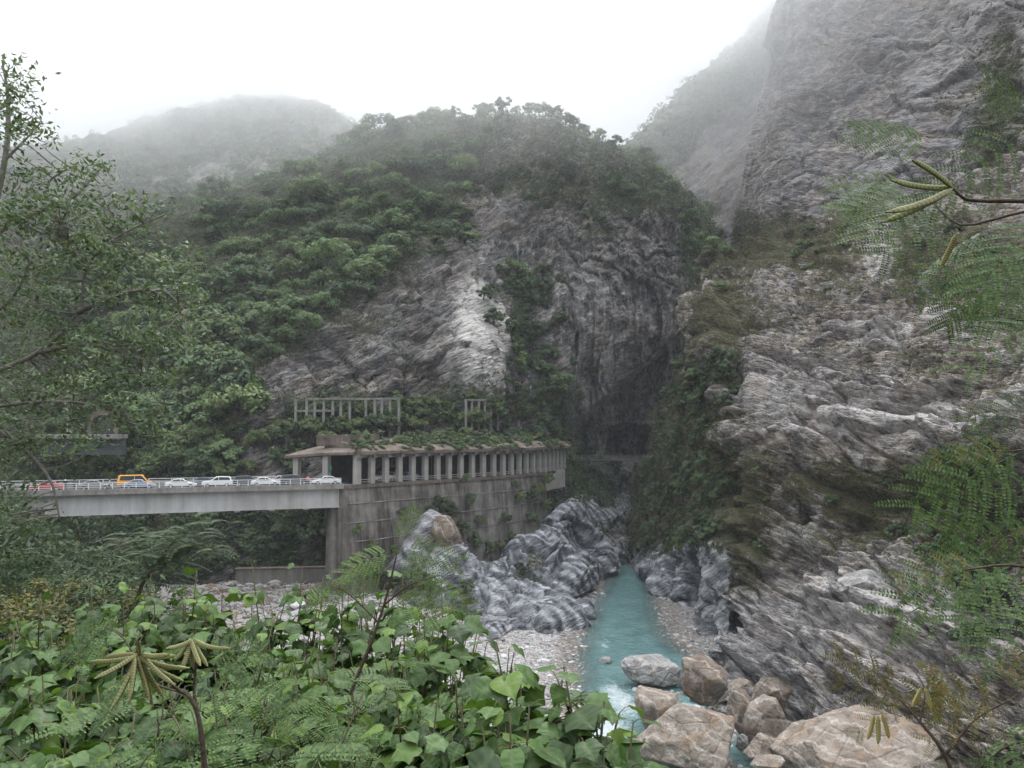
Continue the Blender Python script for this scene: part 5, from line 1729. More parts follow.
# --- bipinnate feathery leaf
def frond_template(npin, L, lp, nl, ll, seed, droop=.35, w=.30):
    rg = np.random.default_rng(seed)
    C, A, Bv = [], [], []            # centre, half-length vec, half-width vec
    def ribbon(p, q, wd):
        p, q = np.array(p), np.array(q)
        d = (q - p)
        s = np.cross(d, [0, 0, 1.]); s /= np.linalg.norm(s) + 1e-9
        C.append((p + q) / 2); A.append(d / 2 * 1.02); Bv.append(s * wd)
    def rach(t):
        return np.array([t * L, 0, -droop * L * t * t])
    for i in range(6):
        ribbon(rach(i / 6), rach((i + 1) / 6), .0016)
    for k in range(npin):
        t = .30 + .70 * k / (npin - 1)
        p0 = rach(t)
        ang = math.radians(72 - 34 * k / (npin - 1))
        l = lp * (1 - .25 * abs(k / (npin - 1) - .4)) 
        for s in (-1, 1):
            a = ang + rg.uniform(-.12, .12)
            d = np.array([math.cos(a), s * math.sin(a), -.12])
            prev = p0
            for i in range(4):
                f = (i + 1) / 4
                q = p0 + d * l * f + np.array([0.04 * l * f * f, 0, -.28 * l * f * f])
                ribbon(prev, q, .0009); prev = q
            for j in range(nl):
                f = (j + .8) / nl
                q = p0 + d * l * f + np.array([0.04 * l * f * f, 0, -.28 * l * f * f])
                le = ll * (1 - .45 * max(0, f - .7) / .3) * rg.uniform(.9, 1.1)
                for ss in (-1, 1):
                    pa = a * s + ss * math.radians(68)
                    dd = np.array([math.cos(pa), math.sin(pa), .12 * rg.uniform()])
                    C.append(q + dd * le * .5); A.append(dd * le * .5)
                    n_ = np.cross(dd, [0, 0, 1.]); Bv.append(n_ * le * w * .5)
    C, A, Bv = np.array(C), np.array(A), np.array(Bv)
    V = np.stack([C - A, C + Bv, C + A, C - Bv], 1)
    return V.reshape(-1, 3)
FR_FINE = [frond_template(7, .26, .115, 13, .0150, k, .25 + .2 * k, .52) for k in range(3)]
FR_COARSE = [frond_template(6, .30, .13, 10, .023, 10 + k, .3 + .2 * k, .48) for k in range(3)]
FR_BOLD = [frond_template(6, .25, .115, 14, .0145, 20 + k, .2 + .15 * k, .56) for k in range(3)]
FR_TIP = [frond_template(4, .20, .10, 8, .026, 30 + k, .8 + .3 * k, .40) for k in range(3)]
M_frond = leaf_mat('feathery_leaves', (0.030, 0.062, 0.018), (0.10, 0.165, 0.042), (0.15, 0.15, 0.03), .06, .35, .5, .3, .15)
M_frond2 = leaf_mat('pale_feathery_leaves', (0.060, 0.105, 0.030), (0.13, 0.20, 0.055), (0.2, 0.19, 0.04), .08, .38, .5, .3, .15)
M_frondy = leaf_mat('yellowing_feathery_leaves', (0.075, 0.085, 0.024), (0.19, 0.165, 0.055), (0.22, 0.12, 0.05), .25, .35, .5, .3, .15)
def pod_mat(name, col, seed):
    t = NT(name)
    v = t.coord('Object')
    c = t.ramp(t.noise(v, 14, 4), [(.3, tuple(x * .75 for x in col)), (.7, tuple(x * 1.2 for x in col))])
    c = t.mix(t.math('MULTIPLY', t.attr('seed'), .8), c, seed)
    return t.done(t.bsdf(c, .5, .35, t.bump(t.noise(v, 60, 3), .2, .004)))
M_pod = pod_mat('green_pod', (0.15, 0.165, 0.045), (0.045, 0.05, 0.018))
M_podp = pod_mat('pale_pod', (0.21, 0.21, 0.085), (0.13, 0.115, 0.04))
M_pody = pod_mat('dry_pod', (0.20, 0.175, 0.05), (0.06, 0.045, 0.02))

def put_fronds(name, items, tmpl, mat, parent, origin, rg):
    Vs = []
    for b, d, u, s in items:
        V = tmpl[rg.integers(len(tmpl))]
        R = frame_from(d, u)
        Vs.append((V * s) @ R.T + np.asarray(b) - origin)
    V = np.concatenate(Vs)
    return link(name, mesh_np(name, V, np.arange(len(V)).reshape(-1, 4), [mat], False), parent)

def pod(base, d, L, wd, mat, parent, origin, curl=.3, face=(0, -1, .2), seeds=16):
    """flat hanging pod with a row of seed swellings and a thickened rim"""
    n = 64
    R = frame_from(d, face)
    V, F = [], []
    for i in range(n + 1):
        f = i / n
        x = f * L; z0 = -curl * L * f * f * .5
        hw = .8 * wd * (min(1, f * 7) * min(1, (1 - f) * 5 + .05)) ** .7
        hw = max(hw, .0012)
        th = .0022 + .0022 * (abs(math.sin(f * seeds * PI)) ** 2 if .1 < f < .92 else 0)
        ring = [(-hw, 0), (-hw * .92, .0022), (-hw * .5, th * .8), (0, th), (hw * .5, th * .8), (hw * .92, .0022), (hw, 0), (hw * .92, -.0022), (hw * .5, -th * .8), (0, -th), (-hw * .5, -th * .8), (-hw * .92, -.0022)]
        for y, z in ring:
            # the pod is flat: width along local y, bending in the plane of its width
            V.append(R @ np.array([x, y + z0, z]) + np.asarray(base) - origin)
    k = 12
    for i in range(n):
        for j in range(k):
            F.append((i * k + j, i * k + (j + 1) % k, (i + 1) * k + (j + 1) % k, (i + 1) * k + j))
    m = MB(); m.add(V, F)
    o = m.build('seed_pod', mat, parent, True)
    sd_v = []
    for i in range(n + 1):
        f = i / n
        sv = abs(math.sin(f * seeds * PI)) ** 3 if .08 < f < .93 else 0
        sd_v += [0, 0, .5 * sv, sv, .5 * sv, 0, 0, 0, .5 * sv, sv, .5 * sv, 0]
    o.data.attributes.new('seed', 'FLOAT', 'POINT').data.foreach_set('value', np.array(sd_v, np.float32))
    return o

def pxdir(px, py, Y, qx, qy, QY):
    return np.asarray(W(qx, qy, QY)) - np.asarray(W(px, py, Y))

rg = np.random.default_rng(801)
# --- branch hanging in from the right with pods
o0 = W(1090, 205, 1.75)
br = thing('feathery_branch', 'leafy branch with green pods reaching in before the high cliff', 'branch', tuple(o0))
m = MB()
def line(pts, r0, r1, m_, origin, n=10):
    C = cr_interp(np.array([W(*p) for p in pts]), n) - origin
    m_.tube([tuple(c) for c in C], np.linspace(r0, r1, n), 6)
    return C + origin
L1 = line([(1090, 205, 1.75), (1024, 201, 1.7), (990, 201, 1.68), (972, 200, 1.66), (963, 198, 1.65), (953, 188, 1.65)], .006, .0028, m, o0)
L2 = line([(1090, 205, 1.75), (1050, 150, 1.8), (1026, 128, 1.85)], .005, .002, m, o0)
L3 = line([(1060, 203, 1.75), (1010, 215, 1.85), (960, 225, 1.95), (930, 200, 2.0)], .004, .002, m, o0)
L4 = line([(1080, 205, 1.75), (1050, 250, 2.0), (1000, 262, 2.2), (955, 240, 2.3)], .004, .002, m, o0)
m.build('twig', M_twig, br, True)
for (tx, ty, tY, cu, c_) in ((914, 152, 1.60, -.35, M_pod), (893, 192, 1.66, .5, M_pod), (889, 231, 1.62, .25, M_pod), (897, 226, 1.57, .35, M_podp)):
    d = pxdir(953, 188, 1.65, tx, ty, tY)
    pod(W(953, 188, 1.65), d, float(np.linalg.norm(d)), .0085, c_, br, o0, cu, (.2, -1, .3))
pod(W(957, 233, 1.72), pxdir(957, 233, 1.72, 943, 267, 1.72), .088, .0075, M_pody, br, o0, .1)
items = []
def fr(px, py, Y, qx, qy, QY, s=1.0, up=(0, -.9, .55)):
    items.append((W(px, py, Y), pxdir(px, py, Y, qx, qy, QY), np.array(up) + .22 * rg.normal(size=3), s))
for a in ((935, 192, 1.95, 855, 228, 1.8, .95), (925, 196, 2.0, 850, 205, 1.95, .8), (945, 208, 2.0, 880, 250, 1.9, .85),
          (1026, 128, 1.85, 972, 172, 1.75, .95), (1024, 122, 1.85, 1012, 96, 1.8, .5), (1000, 235, 2.1, 935, 272, 2.0, .9),
          (1030, 255, 2.2, 975, 282, 2.1, .9), (1045, 212, 1.8, 1005, 245, 1.75, .85), (985, 262, 2.3, 965, 300, 2.3, .75), (1000, 225, 2.2, 955, 245, 2.3, .9), (1050, 240, 2.1, 1010, 268, 2.1, .9), (1060, 262, 2.2, 1020, 285, 2.2, .9)):
    fr(*a)
put_fronds('fronds', items[::1], FR_BOLD, M_frond, br, o0, rg)
items = []
for a in ((925, 192, 1.98, 858, 193, 1.9, .8), (915, 190, 2.0, 880, 170, 2.0, .6), (940, 150, 2.2, 905, 135, 2.2, .8)):
    fr(*a)
put_fronds('young_fronds', items, FR_FINE, M_frond2, br, o0, rg)

# --- lower fronds entering from the right
def spray(label, origin, twigs, fronds, mat, tmpl=FR_BOLD, extra=None):
    global items
    o_ = W(*origin)
    t = thing('feathery_branch', label, 'branch', tuple(o_))
    m = MB()
    for pts, r in twigs:
        line(pts, r, r * .4, m, o_)
    m.build('twig', M_twig, t, True)
    items = []
    for a in fronds:
        fr(*a)
    put_fronds('fronds', items, tmpl, mat, t, o_, rg)
    if extra:
        items = []
        for a in extra: fr(*a)
        put_fronds('yellow_tips', items, FR_TIP, M_frondy, t, o_, rg)
    return t
spray('feathery branch tip with bright leaves before the layered slabs', (1100, 330, 1.7), [([(1100, 330, 1.7), (1050, 322, 1.7), (1015, 320, 1.7)], .004)],
      [(1040, 318, 1.75, 985, 334, 1.65, .75), (1050, 312, 1.8, 1004, 310, 1.8, .6)], M_frond)
spray('small feathery leaf tip before the pale ledge', (1100, 410, 1.8), [([(1100, 415, 1.8), (1050, 408, 1.8), (1030, 406, 1.8)], .003)],
      [(1048, 404, 1.85, 1000, 408, 1.85, .55)], M_frond)
spray('long feathery branch with drooping combed leaves before the dark rock band', (1110, 440, 1.8), [([(1110, 440, 1.8), (1060, 445, 1.8), (1005, 452, 1.75)], .005), ([(1110, 450, 1.8), (1060, 480, 1.9), (1010, 495, 1.9)], .004)],
      [(1020, 452, 1.85, 940, 488, 1.75, .95), (1035, 450, 1.9, 962, 462, 1.9, .8), (1045, 470, 1.9, 980, 504, 1.85, .85)],
      M_frond, extra=[(1010, 448, 1.75, 975, 445, 1.7, .4), (1000, 452, 1.72, 985, 440, 1.7, .35)])
spray('dense dark feathery branch with a yellow tip before the waterworn slabs', (1120, 600, 1.8), [([(1120, 600, 1.8), (1070, 575, 1.8), (1010, 565, 1.75), (965, 570, 1.7)], .006), ([(1120, 610, 1.8), (1060, 610, 1.9), (1000, 605, 2.0)], .005)],
      [(1012, 566, 1.85, 930, 590, 1.75, 1.0), (1020, 562, 1.9, 955, 568, 1.85, .85), (1040, 572, 1.95, 980, 604, 1.9, .9), (1060, 552, 2.0, 1008, 540, 2.0, .8),
       (1065, 610, 2.05, 1015, 625, 2.0, .85)],
      M_frond, extra=[(980, 564, 1.72, 950, 560, 1.7, .45)])
# yellowing sapling in the lower right corner
yl = spray('yellowing feathery sapling with a dark stem at the foot of the rock slope', (965, 800, 1.9),
      [([(965, 810, 1.9), (945, 755, 1.9), (920, 722, 1.92), (898, 697, 1.95)], .006), ([(945, 755, 1.9), (975, 720, 1.9), (1010, 700, 1.85)], .004), ([(920, 722, 1.92), (925, 690, 1.95), (915, 672, 2.0)], .003), ([(960, 790, 1.9), (1000, 750, 1.9), (1050, 735, 1.9)], .004)],
      [(965, 742, 1.9, 1010, 762, 1.85, .7), (1000, 750, 1.9, 1050, 760, 1.85, .8), (985, 722, 1.9, 1030, 740, 1.85, .7), (1005, 705, 1.85, 1045, 716, 1.8, .7), (1010, 745, 1.9, 1000, 785, 1.85, .7), (1030, 735, 1.9, 1060, 790, 1.85, .8)], M_frond,
      extra=[(898, 697, 1.95, 872, 690, 1.9, .5), (900, 690, 1.95, 885, 672, 1.95, .5), (915, 676, 2.0, 940, 672, 2.0, .55), (920, 690, 1.95, 948, 700, 1.95, .5), (898, 700, 1.95, 880, 712, 1.9, .4),
             (1005, 702, 1.85, 960, 690, 1.85, .6), (1010, 700, 1.85, 1030, 680, 1.85, .7), (1000, 708, 1.85, 965, 712, 1.8, .5), (975, 722, 1.9, 945, 712, 1.9, .5)])
oy = W(965, 800, 1.9)
for (bx, by, tx, ty) in ((874, 715, 870, 738), (878, 716, 880, 742), (882, 714, 890, 736), (921, 688, 914, 706), (925, 688, 932, 708)):
    d = pxdir(bx, by, 1.9, tx, ty, 1.88)
    pod(W(bx, by, 1.9), d, float(np.linalg.norm(d)) * 1.1, .006, M_pody, yl, oy, .15)

# --- pod shrub in the lower left
op = W(208, 800, 2.1)
ps = thing('pod_shrub', 'slender shrub with two bunches of pale flat pods among the dark leaves', 'shrub', tuple(op))
m = MB()
S1 = line([(208, 830, 2.1), (204, 760, 2.1), (198, 715, 2.1), (188, 695, 2.1), (178, 690, 2.1), (160, 672, 2.08), (140, 655, 2.05), (137, 646, 2.05)], .008, .003, m, op, 16)
S2 = line([(198, 715, 2.1), (194, 690, 2.12), (196, 660, 2.12), (192, 638, 2.12)], .005, .0025, m, op)
S3 = line([(190, 695, 2.1), (150, 680, 2.2), (125, 640, 2.25), (105, 626, 2.3)], .003, .0015, m, op)
m.build('stem', M_twig, ps, True)
for tx, ty, L_, cu in ((90, 669, 1, .15), (97, 683, 1, .1), (104, 655, .9, -.1), (115, 712, 1, .1), (121, 706, 1, .1), (132, 700, 1, .05), (133, 704, .9, .1), (151, 706, 1, -.05), (150, 700, 1, 0), (168, 692, 1, -.2), (176, 690, 1, -.25), (183, 681, 1, -.3),
                       (175, 662, .9, -.2), (168, 660, .9, -.15), (138, 640, .5, 0), (160, 700, 1, -.1), (126, 690, .9, .1)):
    b = W(138 + rg.uniform(-3, 3), 655 + rg.uniform(-2, 2), 2.05)
    d = W(tx, ty, 2.05 + rg.uniform(-.07, .05)) - b
    pod(b, d, float(np.linalg.norm(d)), .0078, M_podp, ps, op, cu * 2.0 + .05, (rg.uniform(-.5, .5), -1, .2))
for tx, ty, cu in ((170, 655, .3), (223, 662, -.35), (193, 668, 0), (199, 667, -.05), (205, 668, -.1), (184, 672, .1), (178, 664, .2)):
    b = W(192 + rg.uniform(-2, 2), 639, 2.12)
    d = W(tx, ty, 2.1 + rg.uniform(-.06, .06)) - b
    pod(b, d, float(np.linalg.norm(d)), .0075, M_podp, ps, op, cu * 2, (rg.uniform(-.5, .5), -1, .2))
items = []
for a in ((125, 640, 2.25, 70, 630, 2.3, .9), (150, 680, 2.2, 105, 690, 2.2, .7), (196, 660, 2.12, 240, 650, 2.2, .7), (188, 695, 2.1, 240, 690, 2.1, .8)):
    fr(*a)
put_fronds('fronds', items, FR_FINE, M_frond, ps, op, rg)

# --- feathery shrubs in the near middle
def feather_shrub(label, px, py, Y, spread, n, seed, mat=M_frond, tm=FR_COARSE, flat=.25, sc=(.9, 1.4)):
    rg = np.random.default_rng(seed)
    top = W(px, py, Y)
    gz = float(ground_z(np.array([top[0]]), np.array([top[1]]))[0][0]) - .1
    base = np.array([top[0], top[1] + .1, gz])
    H = top[2] - gz
    t = thing('feathery_shrub', label, 'shrub', tuple(base), 0, 'feathery shrubs on the bank below the viewpoint')
    m = MB(); it = []
    nst = max(3, n // 9)
    for k in range(nst):
        a = rg.uniform(0, 2 * PI); r = spread * math.sqrt(rg.uniform(.02, 1))
        tip = np.array([r * math.cos(a), r * math.sin(a), H * rg.uniform(.82, 1.0)])
        P = np.array([np.zeros(3), tip * np.array([.3, .3, .5]) + rg.normal(size=3) * .05, tip * np.array([.7, .7, .85]) + rg.normal(size=3) * .04, tip])
        C = cr_interp(P, 14)
        m.tube([tuple(c) for c in C], np.linspace(.009, .003, 14), 5)
        for j in range(max(1, n // nst)):
            q = C[13 - min(8, int(j * 1.0))]
            az = j * 2.2 + rg.uniform(-.4, .4) + a
            d = np.array([math.cos(az), math.sin(az), rg.uniform(-.1, flat + .2)])
            it.append((q + base, d, np.array([0, -.2, 1]) + .25 * rg.normal(size=3), rg.uniform(*sc)))
    m.build('stems', M_twig, t, True)
    put_fronds('fronds', it, tm, mat, t, base, rg)
    return t
for k, (px, py, Y, sp, n, lb) in enumerate((
   (235, 696, 3.4, .40, 30, 'feathery shrub with level fronds beside the hanging pods'),
   (280, 722, 3.1, .40, 34, 'feathery shrub with long combed fronds at the lower rim of the bank'),
   (322, 706, 3.6, .38, 26, 'feathery shrub round the base of the thin bare stem'),
   (345, 652, 4.8, .4, 22, 'feathery shrub between the broad leaved back row and the pods'),
   (120, 755, 2.8, .35, 24, 'feathery shrub low in the dark hollow'))):
    feather_shrub(lb, px, py, Y, sp, n, 900 + k)
# sapling with bright sprays before the retaining wall
osp = W(340, 725, 5.0)
sp_ = thing('feathery_sapling', 'thin sapling with bright green sprays standing before the retaining wall', 'sapling', tuple(osp))
m = MB()
line([(338, 730, 5.0), (352, 690, 5.0), (372, 640, 5.0), (384, 605, 5.0), (392, 575, 5.0), (398, 548, 5.0)], .014, .005, m, osp, 14)
line([(384, 605, 5.0), (410, 585, 4.9), (440, 575, 4.8)], .006, .003, m, osp)
line([(378, 622, 5.0), (350, 595, 5.0), (330, 585, 5.0)], .006, .003, m, osp)
m.build('stem', M_twig, sp_, True)
items = []
for a in ((398, 548, 5, 442, 552, 4.9, 1.0), (398, 550, 5, 352, 556, 4.9, 1.0), (398, 545, 5, 404, 522, 5, .7), (392, 572, 5, 345, 580, 5, 1.0), (410, 585, 4.9, 455, 596, 4.8, 1.0),
          (350, 595, 5, 310, 594, 5, .9), (384, 600, 5, 430, 612, 4.9, 1.0), (398, 552, 5, 425, 572, 4.8, .9)):
    fr(*a)
put_fronds('fronds', items, FR_COARSE, M_frond2, sp_, osp, rg)

# ------------------------------------------------------------------ the big tree on the left
M_treel = leaf_mat('grey_green_leaves', (0.042, 0.072, 0.038), (0.15, 0.205, 0.105), ya=.05, objvar=.1, rough=.42)
ot = W(-75, 600, 33.0)
lt = thing('leaning_tree', 'tall spreading tree with bare grey limbs and fine leaves beside the bridge end', 'tree', tuple(ot))
m = MB()
LIMBS = [
 ([(-75, 640, 33), (-72, 520, 33), (-60, 430, 33), (-30, 385, 33), (40, 352, 32.5), (78, 312, 32), (86, 270, 32), (112, 240, 32), (165, 214, 32)], .17, .03),
 ([(-60, 430, 33), (-35, 330, 33.5), (-15, 240, 34), (5, 160, 34), (8, 100, 34), (2, 60, 34)], .26, .04),
 ([(-70, 480, 33), (-20, 415, 32), (40, 402, 31.5), (88, 404, 31), (118, 418, 31)], .12, .02),
 ([(40, 352, 32.5), (80, 345, 32), (120, 352, 32), (150, 385, 31.5)], .12, .03),
 ([(78, 312, 32), (120, 295, 31.5), (160, 290, 31.5), (185, 310, 31.5)], .12, .03),
 ([(86, 270, 32), (60, 225, 33), (48, 185, 33.5), (75, 165, 33.5)], .11, .03),
 ([(-15, 240, 34), (30, 215, 34), (70, 200, 34), (95, 175, 34)], .12, .03),
 ([(-35, 330, 33.5), (10, 300, 33), (30, 262, 33)], .12, .04),
 ([(5, 160, 34), (25, 140, 34), (42, 122, 34)], .08, .02),
 ([(-20, 415, 32), (20, 445, 31), (50, 480, 31), (60, 520, 31)], .12, .03),
 ([(112, 240, 32), (135, 250, 31.5), (160, 262, 31)], .06, .02),
]
LP = []
for pts, r0, r1 in LIMBS:
    LP.append(line(pts, r0, r1, m, ot, 22))
rg = np.random.default_rng(77)
REG = [  # leaf masses: cx, cy, sx, sy, clusters
 (8, 88, 16, 30, 16), (20, 135, 22, 16, 12), (60, 195, 55, 24, 34), (30, 235, 48, 32, 34), (110, 225, 48, 26, 30), (60, 275, 50, 26, 24), (135, 275, 45, 30, 30), (165, 320, 32, 34, 20), (120, 350, 50, 34, 34),
 (40, 335, 40, 24, 16), (30, 385, 40, 28, 24), (90, 400, 50, 28, 26), (140, 400, 30, 30, 14), (2, 445, 22, 34, 22), (62, 446, 36, 14, 14), (5, 510, 26, 24, 20), (15, 300, 26, 26, 12), (85, 165, 20, 12, 5)]
C, N = [], []
allp = np.concatenate(LP)
for cx, cy, sx_, sy_, n in REG:
    for _ in range(int(n * 1.0)):
        px, py = cx + rg.uniform(-1, 1) * sx_, cy + rg.uniform(-1, 1) * sy_
        c = W(px, py, rg.uniform(29.5, 35))
        # a twig from the nearest limb
        q = allp[np.argmin(((allp - c) ** 2).sum(1))]
        if np.linalg.norm(q - c) < 3.2:
            mid = (q + c) / 2 + rg.normal(size=3) * .15
            m.tube([tuple(q - ot), tuple(mid - ot), tuple(c - ot)], [.03, .02, .008], 4)
        R = rg.uniform(.45, .95)
        k = int(46 * R)
        u = rg.normal(size=(k, 3)) * np.array([R, R, R * .42]) * .62
        C.append(c + u); N.append(np.tile([0, -.15, .9], (k, 1)) + .3 * u)
m.build('trunk', simple_mat('grey_bark', (0.17, 0.155, 0.135), .9, .1, var=.3, scale=3, bump=.4), lt, True)
C, N = np.concatenate(C), np.concatenate(N)
V, F = cards(C, N, .125 * rg.uniform(.6, 1.4, len(C)), rg, .75, .46)
link('crown', mesh_np('crown', V - ot, F, [M_treel]), lt)

# ------------------------------------------------------------------ bushes on the bank between the viewpoint and the bridge
def mid_tree(name, label, cat, px, py, Y, R, H, trunk_h, seed, leaf, size, ncl=26, nc=90, stem_px=None):
    rg = np.random.default_rng(seed)
    c = W(px, py, Y)
    gz = float(ground_z(np.array([c[0]]), np.array([c[1]]))[0][0]) - .2
    H = max(H, (c[2] - gz) * .52); trunk_h = max(.1, c[2] + H * .1 - gz - H)
    t = thing(name, label, cat, (c[0], c[1], gz))
    m = MB()
    m.tube([(-.5 * R * .5, 0, -1.5), (-.2 * R, 0, trunk_h * .5), (0, 0, trunk_h + .2 * H)], [.05 * R, .04 * R, .03 * R], 6)
    cc, (V, F) = crown_cards(rg, R, H, ncl * 2, nc, size, base=trunk_h, flat=.55, hollow=.3, low=-.95)
    for q in cc[::2]:
        m.tube([(0, 0, trunk_h * .9), tuple(q * .5 + np.array([0, 0, trunk_h * .4])), tuple(q)], [.025 * R, .018 * R, .006], 4)
    m.build('trunk', M_bark, t, True)
    link('crown', mesh_np('crown', V, F, [leaf]), t)
    return t
M_dkfine = leaf_mat('dark_fine_leaves', (0.022, 0.042, 0.018), (0.075, 0.115, 0.05), ya=.04, objvar=.1, rough=.4)
M_yel = leaf_mat('autumn_leaves', (0.045, 0.058, 0.018), (0.15, 0.145, 0.045), (0.24, 0.15, 0.03), .13, objvar=.1)
mid_tree('yellowing_bush', 'yellow brown bush on the bank at the edge below the spreading tree', 'bush', 20, 588, 17, 1.5, .9, .3, 31, M_yel, .06, 26, 120)
mid_tree('yellowing_bush', 'yellow green bush in front of the grey bridge girder', 'bush', 62, 560, 22, 1.7, .9, .4, 32, M_yel, .07, 26, 110)
mid_tree('bank_bush', 'dark fine leaved bush under the left half of the bridge', 'bush', 88, 572, 19, 1.5, 1.0, .3, 33, M_dkfine, .06, 28, 130)
mid_tree('bank_bush', 'fine leaved bush at the foot of the small dark tree', 'bush', 190, 590, 20, 1.0, .7, .2, 34, M_dkfine, .06, 20, 100)
mid_tree('bank_bush', 'pale green bush behind the yellowing bushes near the spreading tree', 'bush', 22, 540, 30, 2.2, 1.2, .4, 35, M_fol, .09, 26, 110)
mid_tree('bank_bush', 'grey green bush right under the bridge girder', 'bush', 118, 540, 30, 1.9, 1.0, .4, 36, M_treel, .09, 24, 110)
mid_tree('yellowing_bush', 'low ochre bush below the small dark tree', 'bush', 150, 592, 18, 1.3, .7, .2, 37, M_yel, .055, 22, 110)
# small tree with pinnate sprays
osm = W(136, 605, 16.0)
st_ = thing('small_tree', 'small dark tree with arching feathery sprays before the bridge girder', 'tree', tuple(osm))
m = MB()
A1 = line([(134, 612, 16), (142, 585, 16), (156, 565, 16), (168, 548, 16)], .05, .02, m, osm)
A2 = line([(156, 565, 16), (180, 552, 16), (200, 548, 15.8)], .025, .01, m, osm)
A3 = line([(150, 572, 16), (140, 550, 16.2), (132, 540, 16.3)], .025, .01, m, osm)
A4 = line([(168, 548, 16), (180, 536, 16), (192, 530, 16)], .018, .008, m, osm)
m.build('trunk', M_bark, st_, True)
rgs = np.random.default_rng(88)
def pinnate(n=11, L=.5, ll=.14):
    C_, A_, B_ = [], [], []
    for k in range(n):
        f = (k + 1) / n
        p = np.array([f * L, 0, .10 * f - .42 * L * f * f * 1.2])
        for s in (-1, 1):
            a = math.radians(58 - 18 * f)
            d = np.array([math.cos(a), s * math.sin(a), -.30]); l = ll * (1 - .45 * f)
            C_.append(p + d * l * .5); A_.append(d * l * .5)
            nn = np.cross(d, [0, 0, 1.]); B_.append(nn * l * .17)
    C_, A_, B_ = map(np.array, (C_, A_, B_))
    return np.stack([C_ - A_, C_ + B_, C_ + A_, C_ - B_], 1).reshape(-1, 3)
PIN = [pinnate()]
it = []
for P_ in (A1, A2, A3, A4):
    for q in P_[3:]:
        for _ in range(6):
            az = rgs.uniform(0, 2 * PI)
            it.append((q + rgs.normal(size=3) * np.array([.28, .28, .12]), np.array([math.cos(az), math.sin(az), rgs.uniform(0, .4)]), np.array([0, -.1, 1]), rgs.uniform(.8, 1.3)))
put_fronds('crown', it, PIN, M_dkfine, st_, osm, rgs)
# ground cover under the near shrubs
rgc = np.random.default_rng(99)
X_ = rgc.uniform(-105, 2, 120000); Y_ = rgc.uniform(2, 128, 120000)
z_, zr_ = ground_z(X_, Y_)
okc = (z_ > zr_ + .2) & (X_ < .12 * Y_ + .5) & (X_ > -.80 * Y_ - 3)
X_, Y_, z_ = X_[okc], Y_[okc], z_[okc]
Cc = np.repeat(np.stack([X_, Y_, z_], -1), 4, 0)
sc__ = np.repeat(.05 + .0045 * Y_, 4)
Cc = Cc + rgc.normal(size=Cc.shape) * (sc__[:, None] * 2.6) * np.array([1, 1, .8]) + np.array([0, 0, .2])
V, F = cards(Cc, np.tile([0, -.2, .8], (len(Cc), 1)), sc__ * rgc.uniform(.6, 1.4, len(Cc)), rgc, .7, .45)
tag(link('undergrowth', mesh_np('undergrowth', V, F, [M_under])), kind='stuff')
# ------------------------------------------------------------------ boulders and loose stones
def boulder_mat(name, lo, mid, hi, sc=1.0, rust=0.5):
    t = NT(name)
    v = t.coord('Object')
    n = t.noise(v, 0.55 * sc, 9, 0.66, 0.6)
    f = t.noise(v, 4.0 * sc, 7, 0.7)
    col = t.ramp(t.math('ADD', n, t.math('MULTIPLY', t.math('SUBTRACT', f, .5), .35)), [(0.30, lo), (0.5, mid), (0.68, hi)])
    r = t.noise(t.coord('Object', (1, 1, 1.6), (.4, .3, .2)), 0.28 * sc, 6, 0.62, 0.8)
    col = t.mix(t.ramp(r, [(0.50, 0), (0.68, rust)]), col, (0.36, 0.215, 0.10))
    col = t.mix(t.ramp(t.noise(v, 0.9 * sc, 6, 0.7), [(0.60, 0), (0.72, 0.6)]), col, (0.14, 0.125, 0.11))
    vn = t.n('TexWave', wave_type='BANDS', bands_direction='DIAGONAL'); vn.inputs['Scale'].default_value = .22 * sc; vn.inputs['Distortion'].default_value = 9; vn.inputs['Detail'].default_value = 6; vn.inputs['Detail Roughness'].default_value = .7
    t.l(v, vn.inputs['Vector'])
    col = t.mix(t.ramp(vn.outputs['Fac'], [(0.90, 0), (0.99, 0.5)]), col, (0.55, 0.50, 0.45))
    ck = t.ramp(t.voro(v, 0.35 * sc, 'DISTANCE_TO_EDGE'), [(0.0, 0), (0.05, 1)])
    h = t.math('ADD', t.math('ADD', t.math('MULTIPLY', n, 1.6), t.math('MULTIPLY', f, 0.35)), t.math('MULTIPLY', ck, 0.25))
    return t.done(t.bsdf(col, 0.85, 0.2, t.bump(h, 0.95, 0.5 / sc)))
M_tan = boulder_mat('tan_boulder', (0.155, 0.125, 0.102), (0.275, 0.230, 0.190), (0.385, 0.335, 0.285))
M_brownb = boulder_mat('brown_boulder', (0.115, 0.090, 0.072), (0.205, 0.168, 0.136), (0.30, 0.255, 0.212))
M_greyb = boulder_mat('grey_boulder', (0.17, 0.165, 0.16), (0.30, 0.295, 0.285), (0.44, 0.43, 0.42), rust=0.2)
M_whiteb = boulder_mat('white_boulder', (0.50, 0.49, 0.49), (0.62, 0.61, 0.61), (0.72, 0.71, 0.71), rust=0.05)

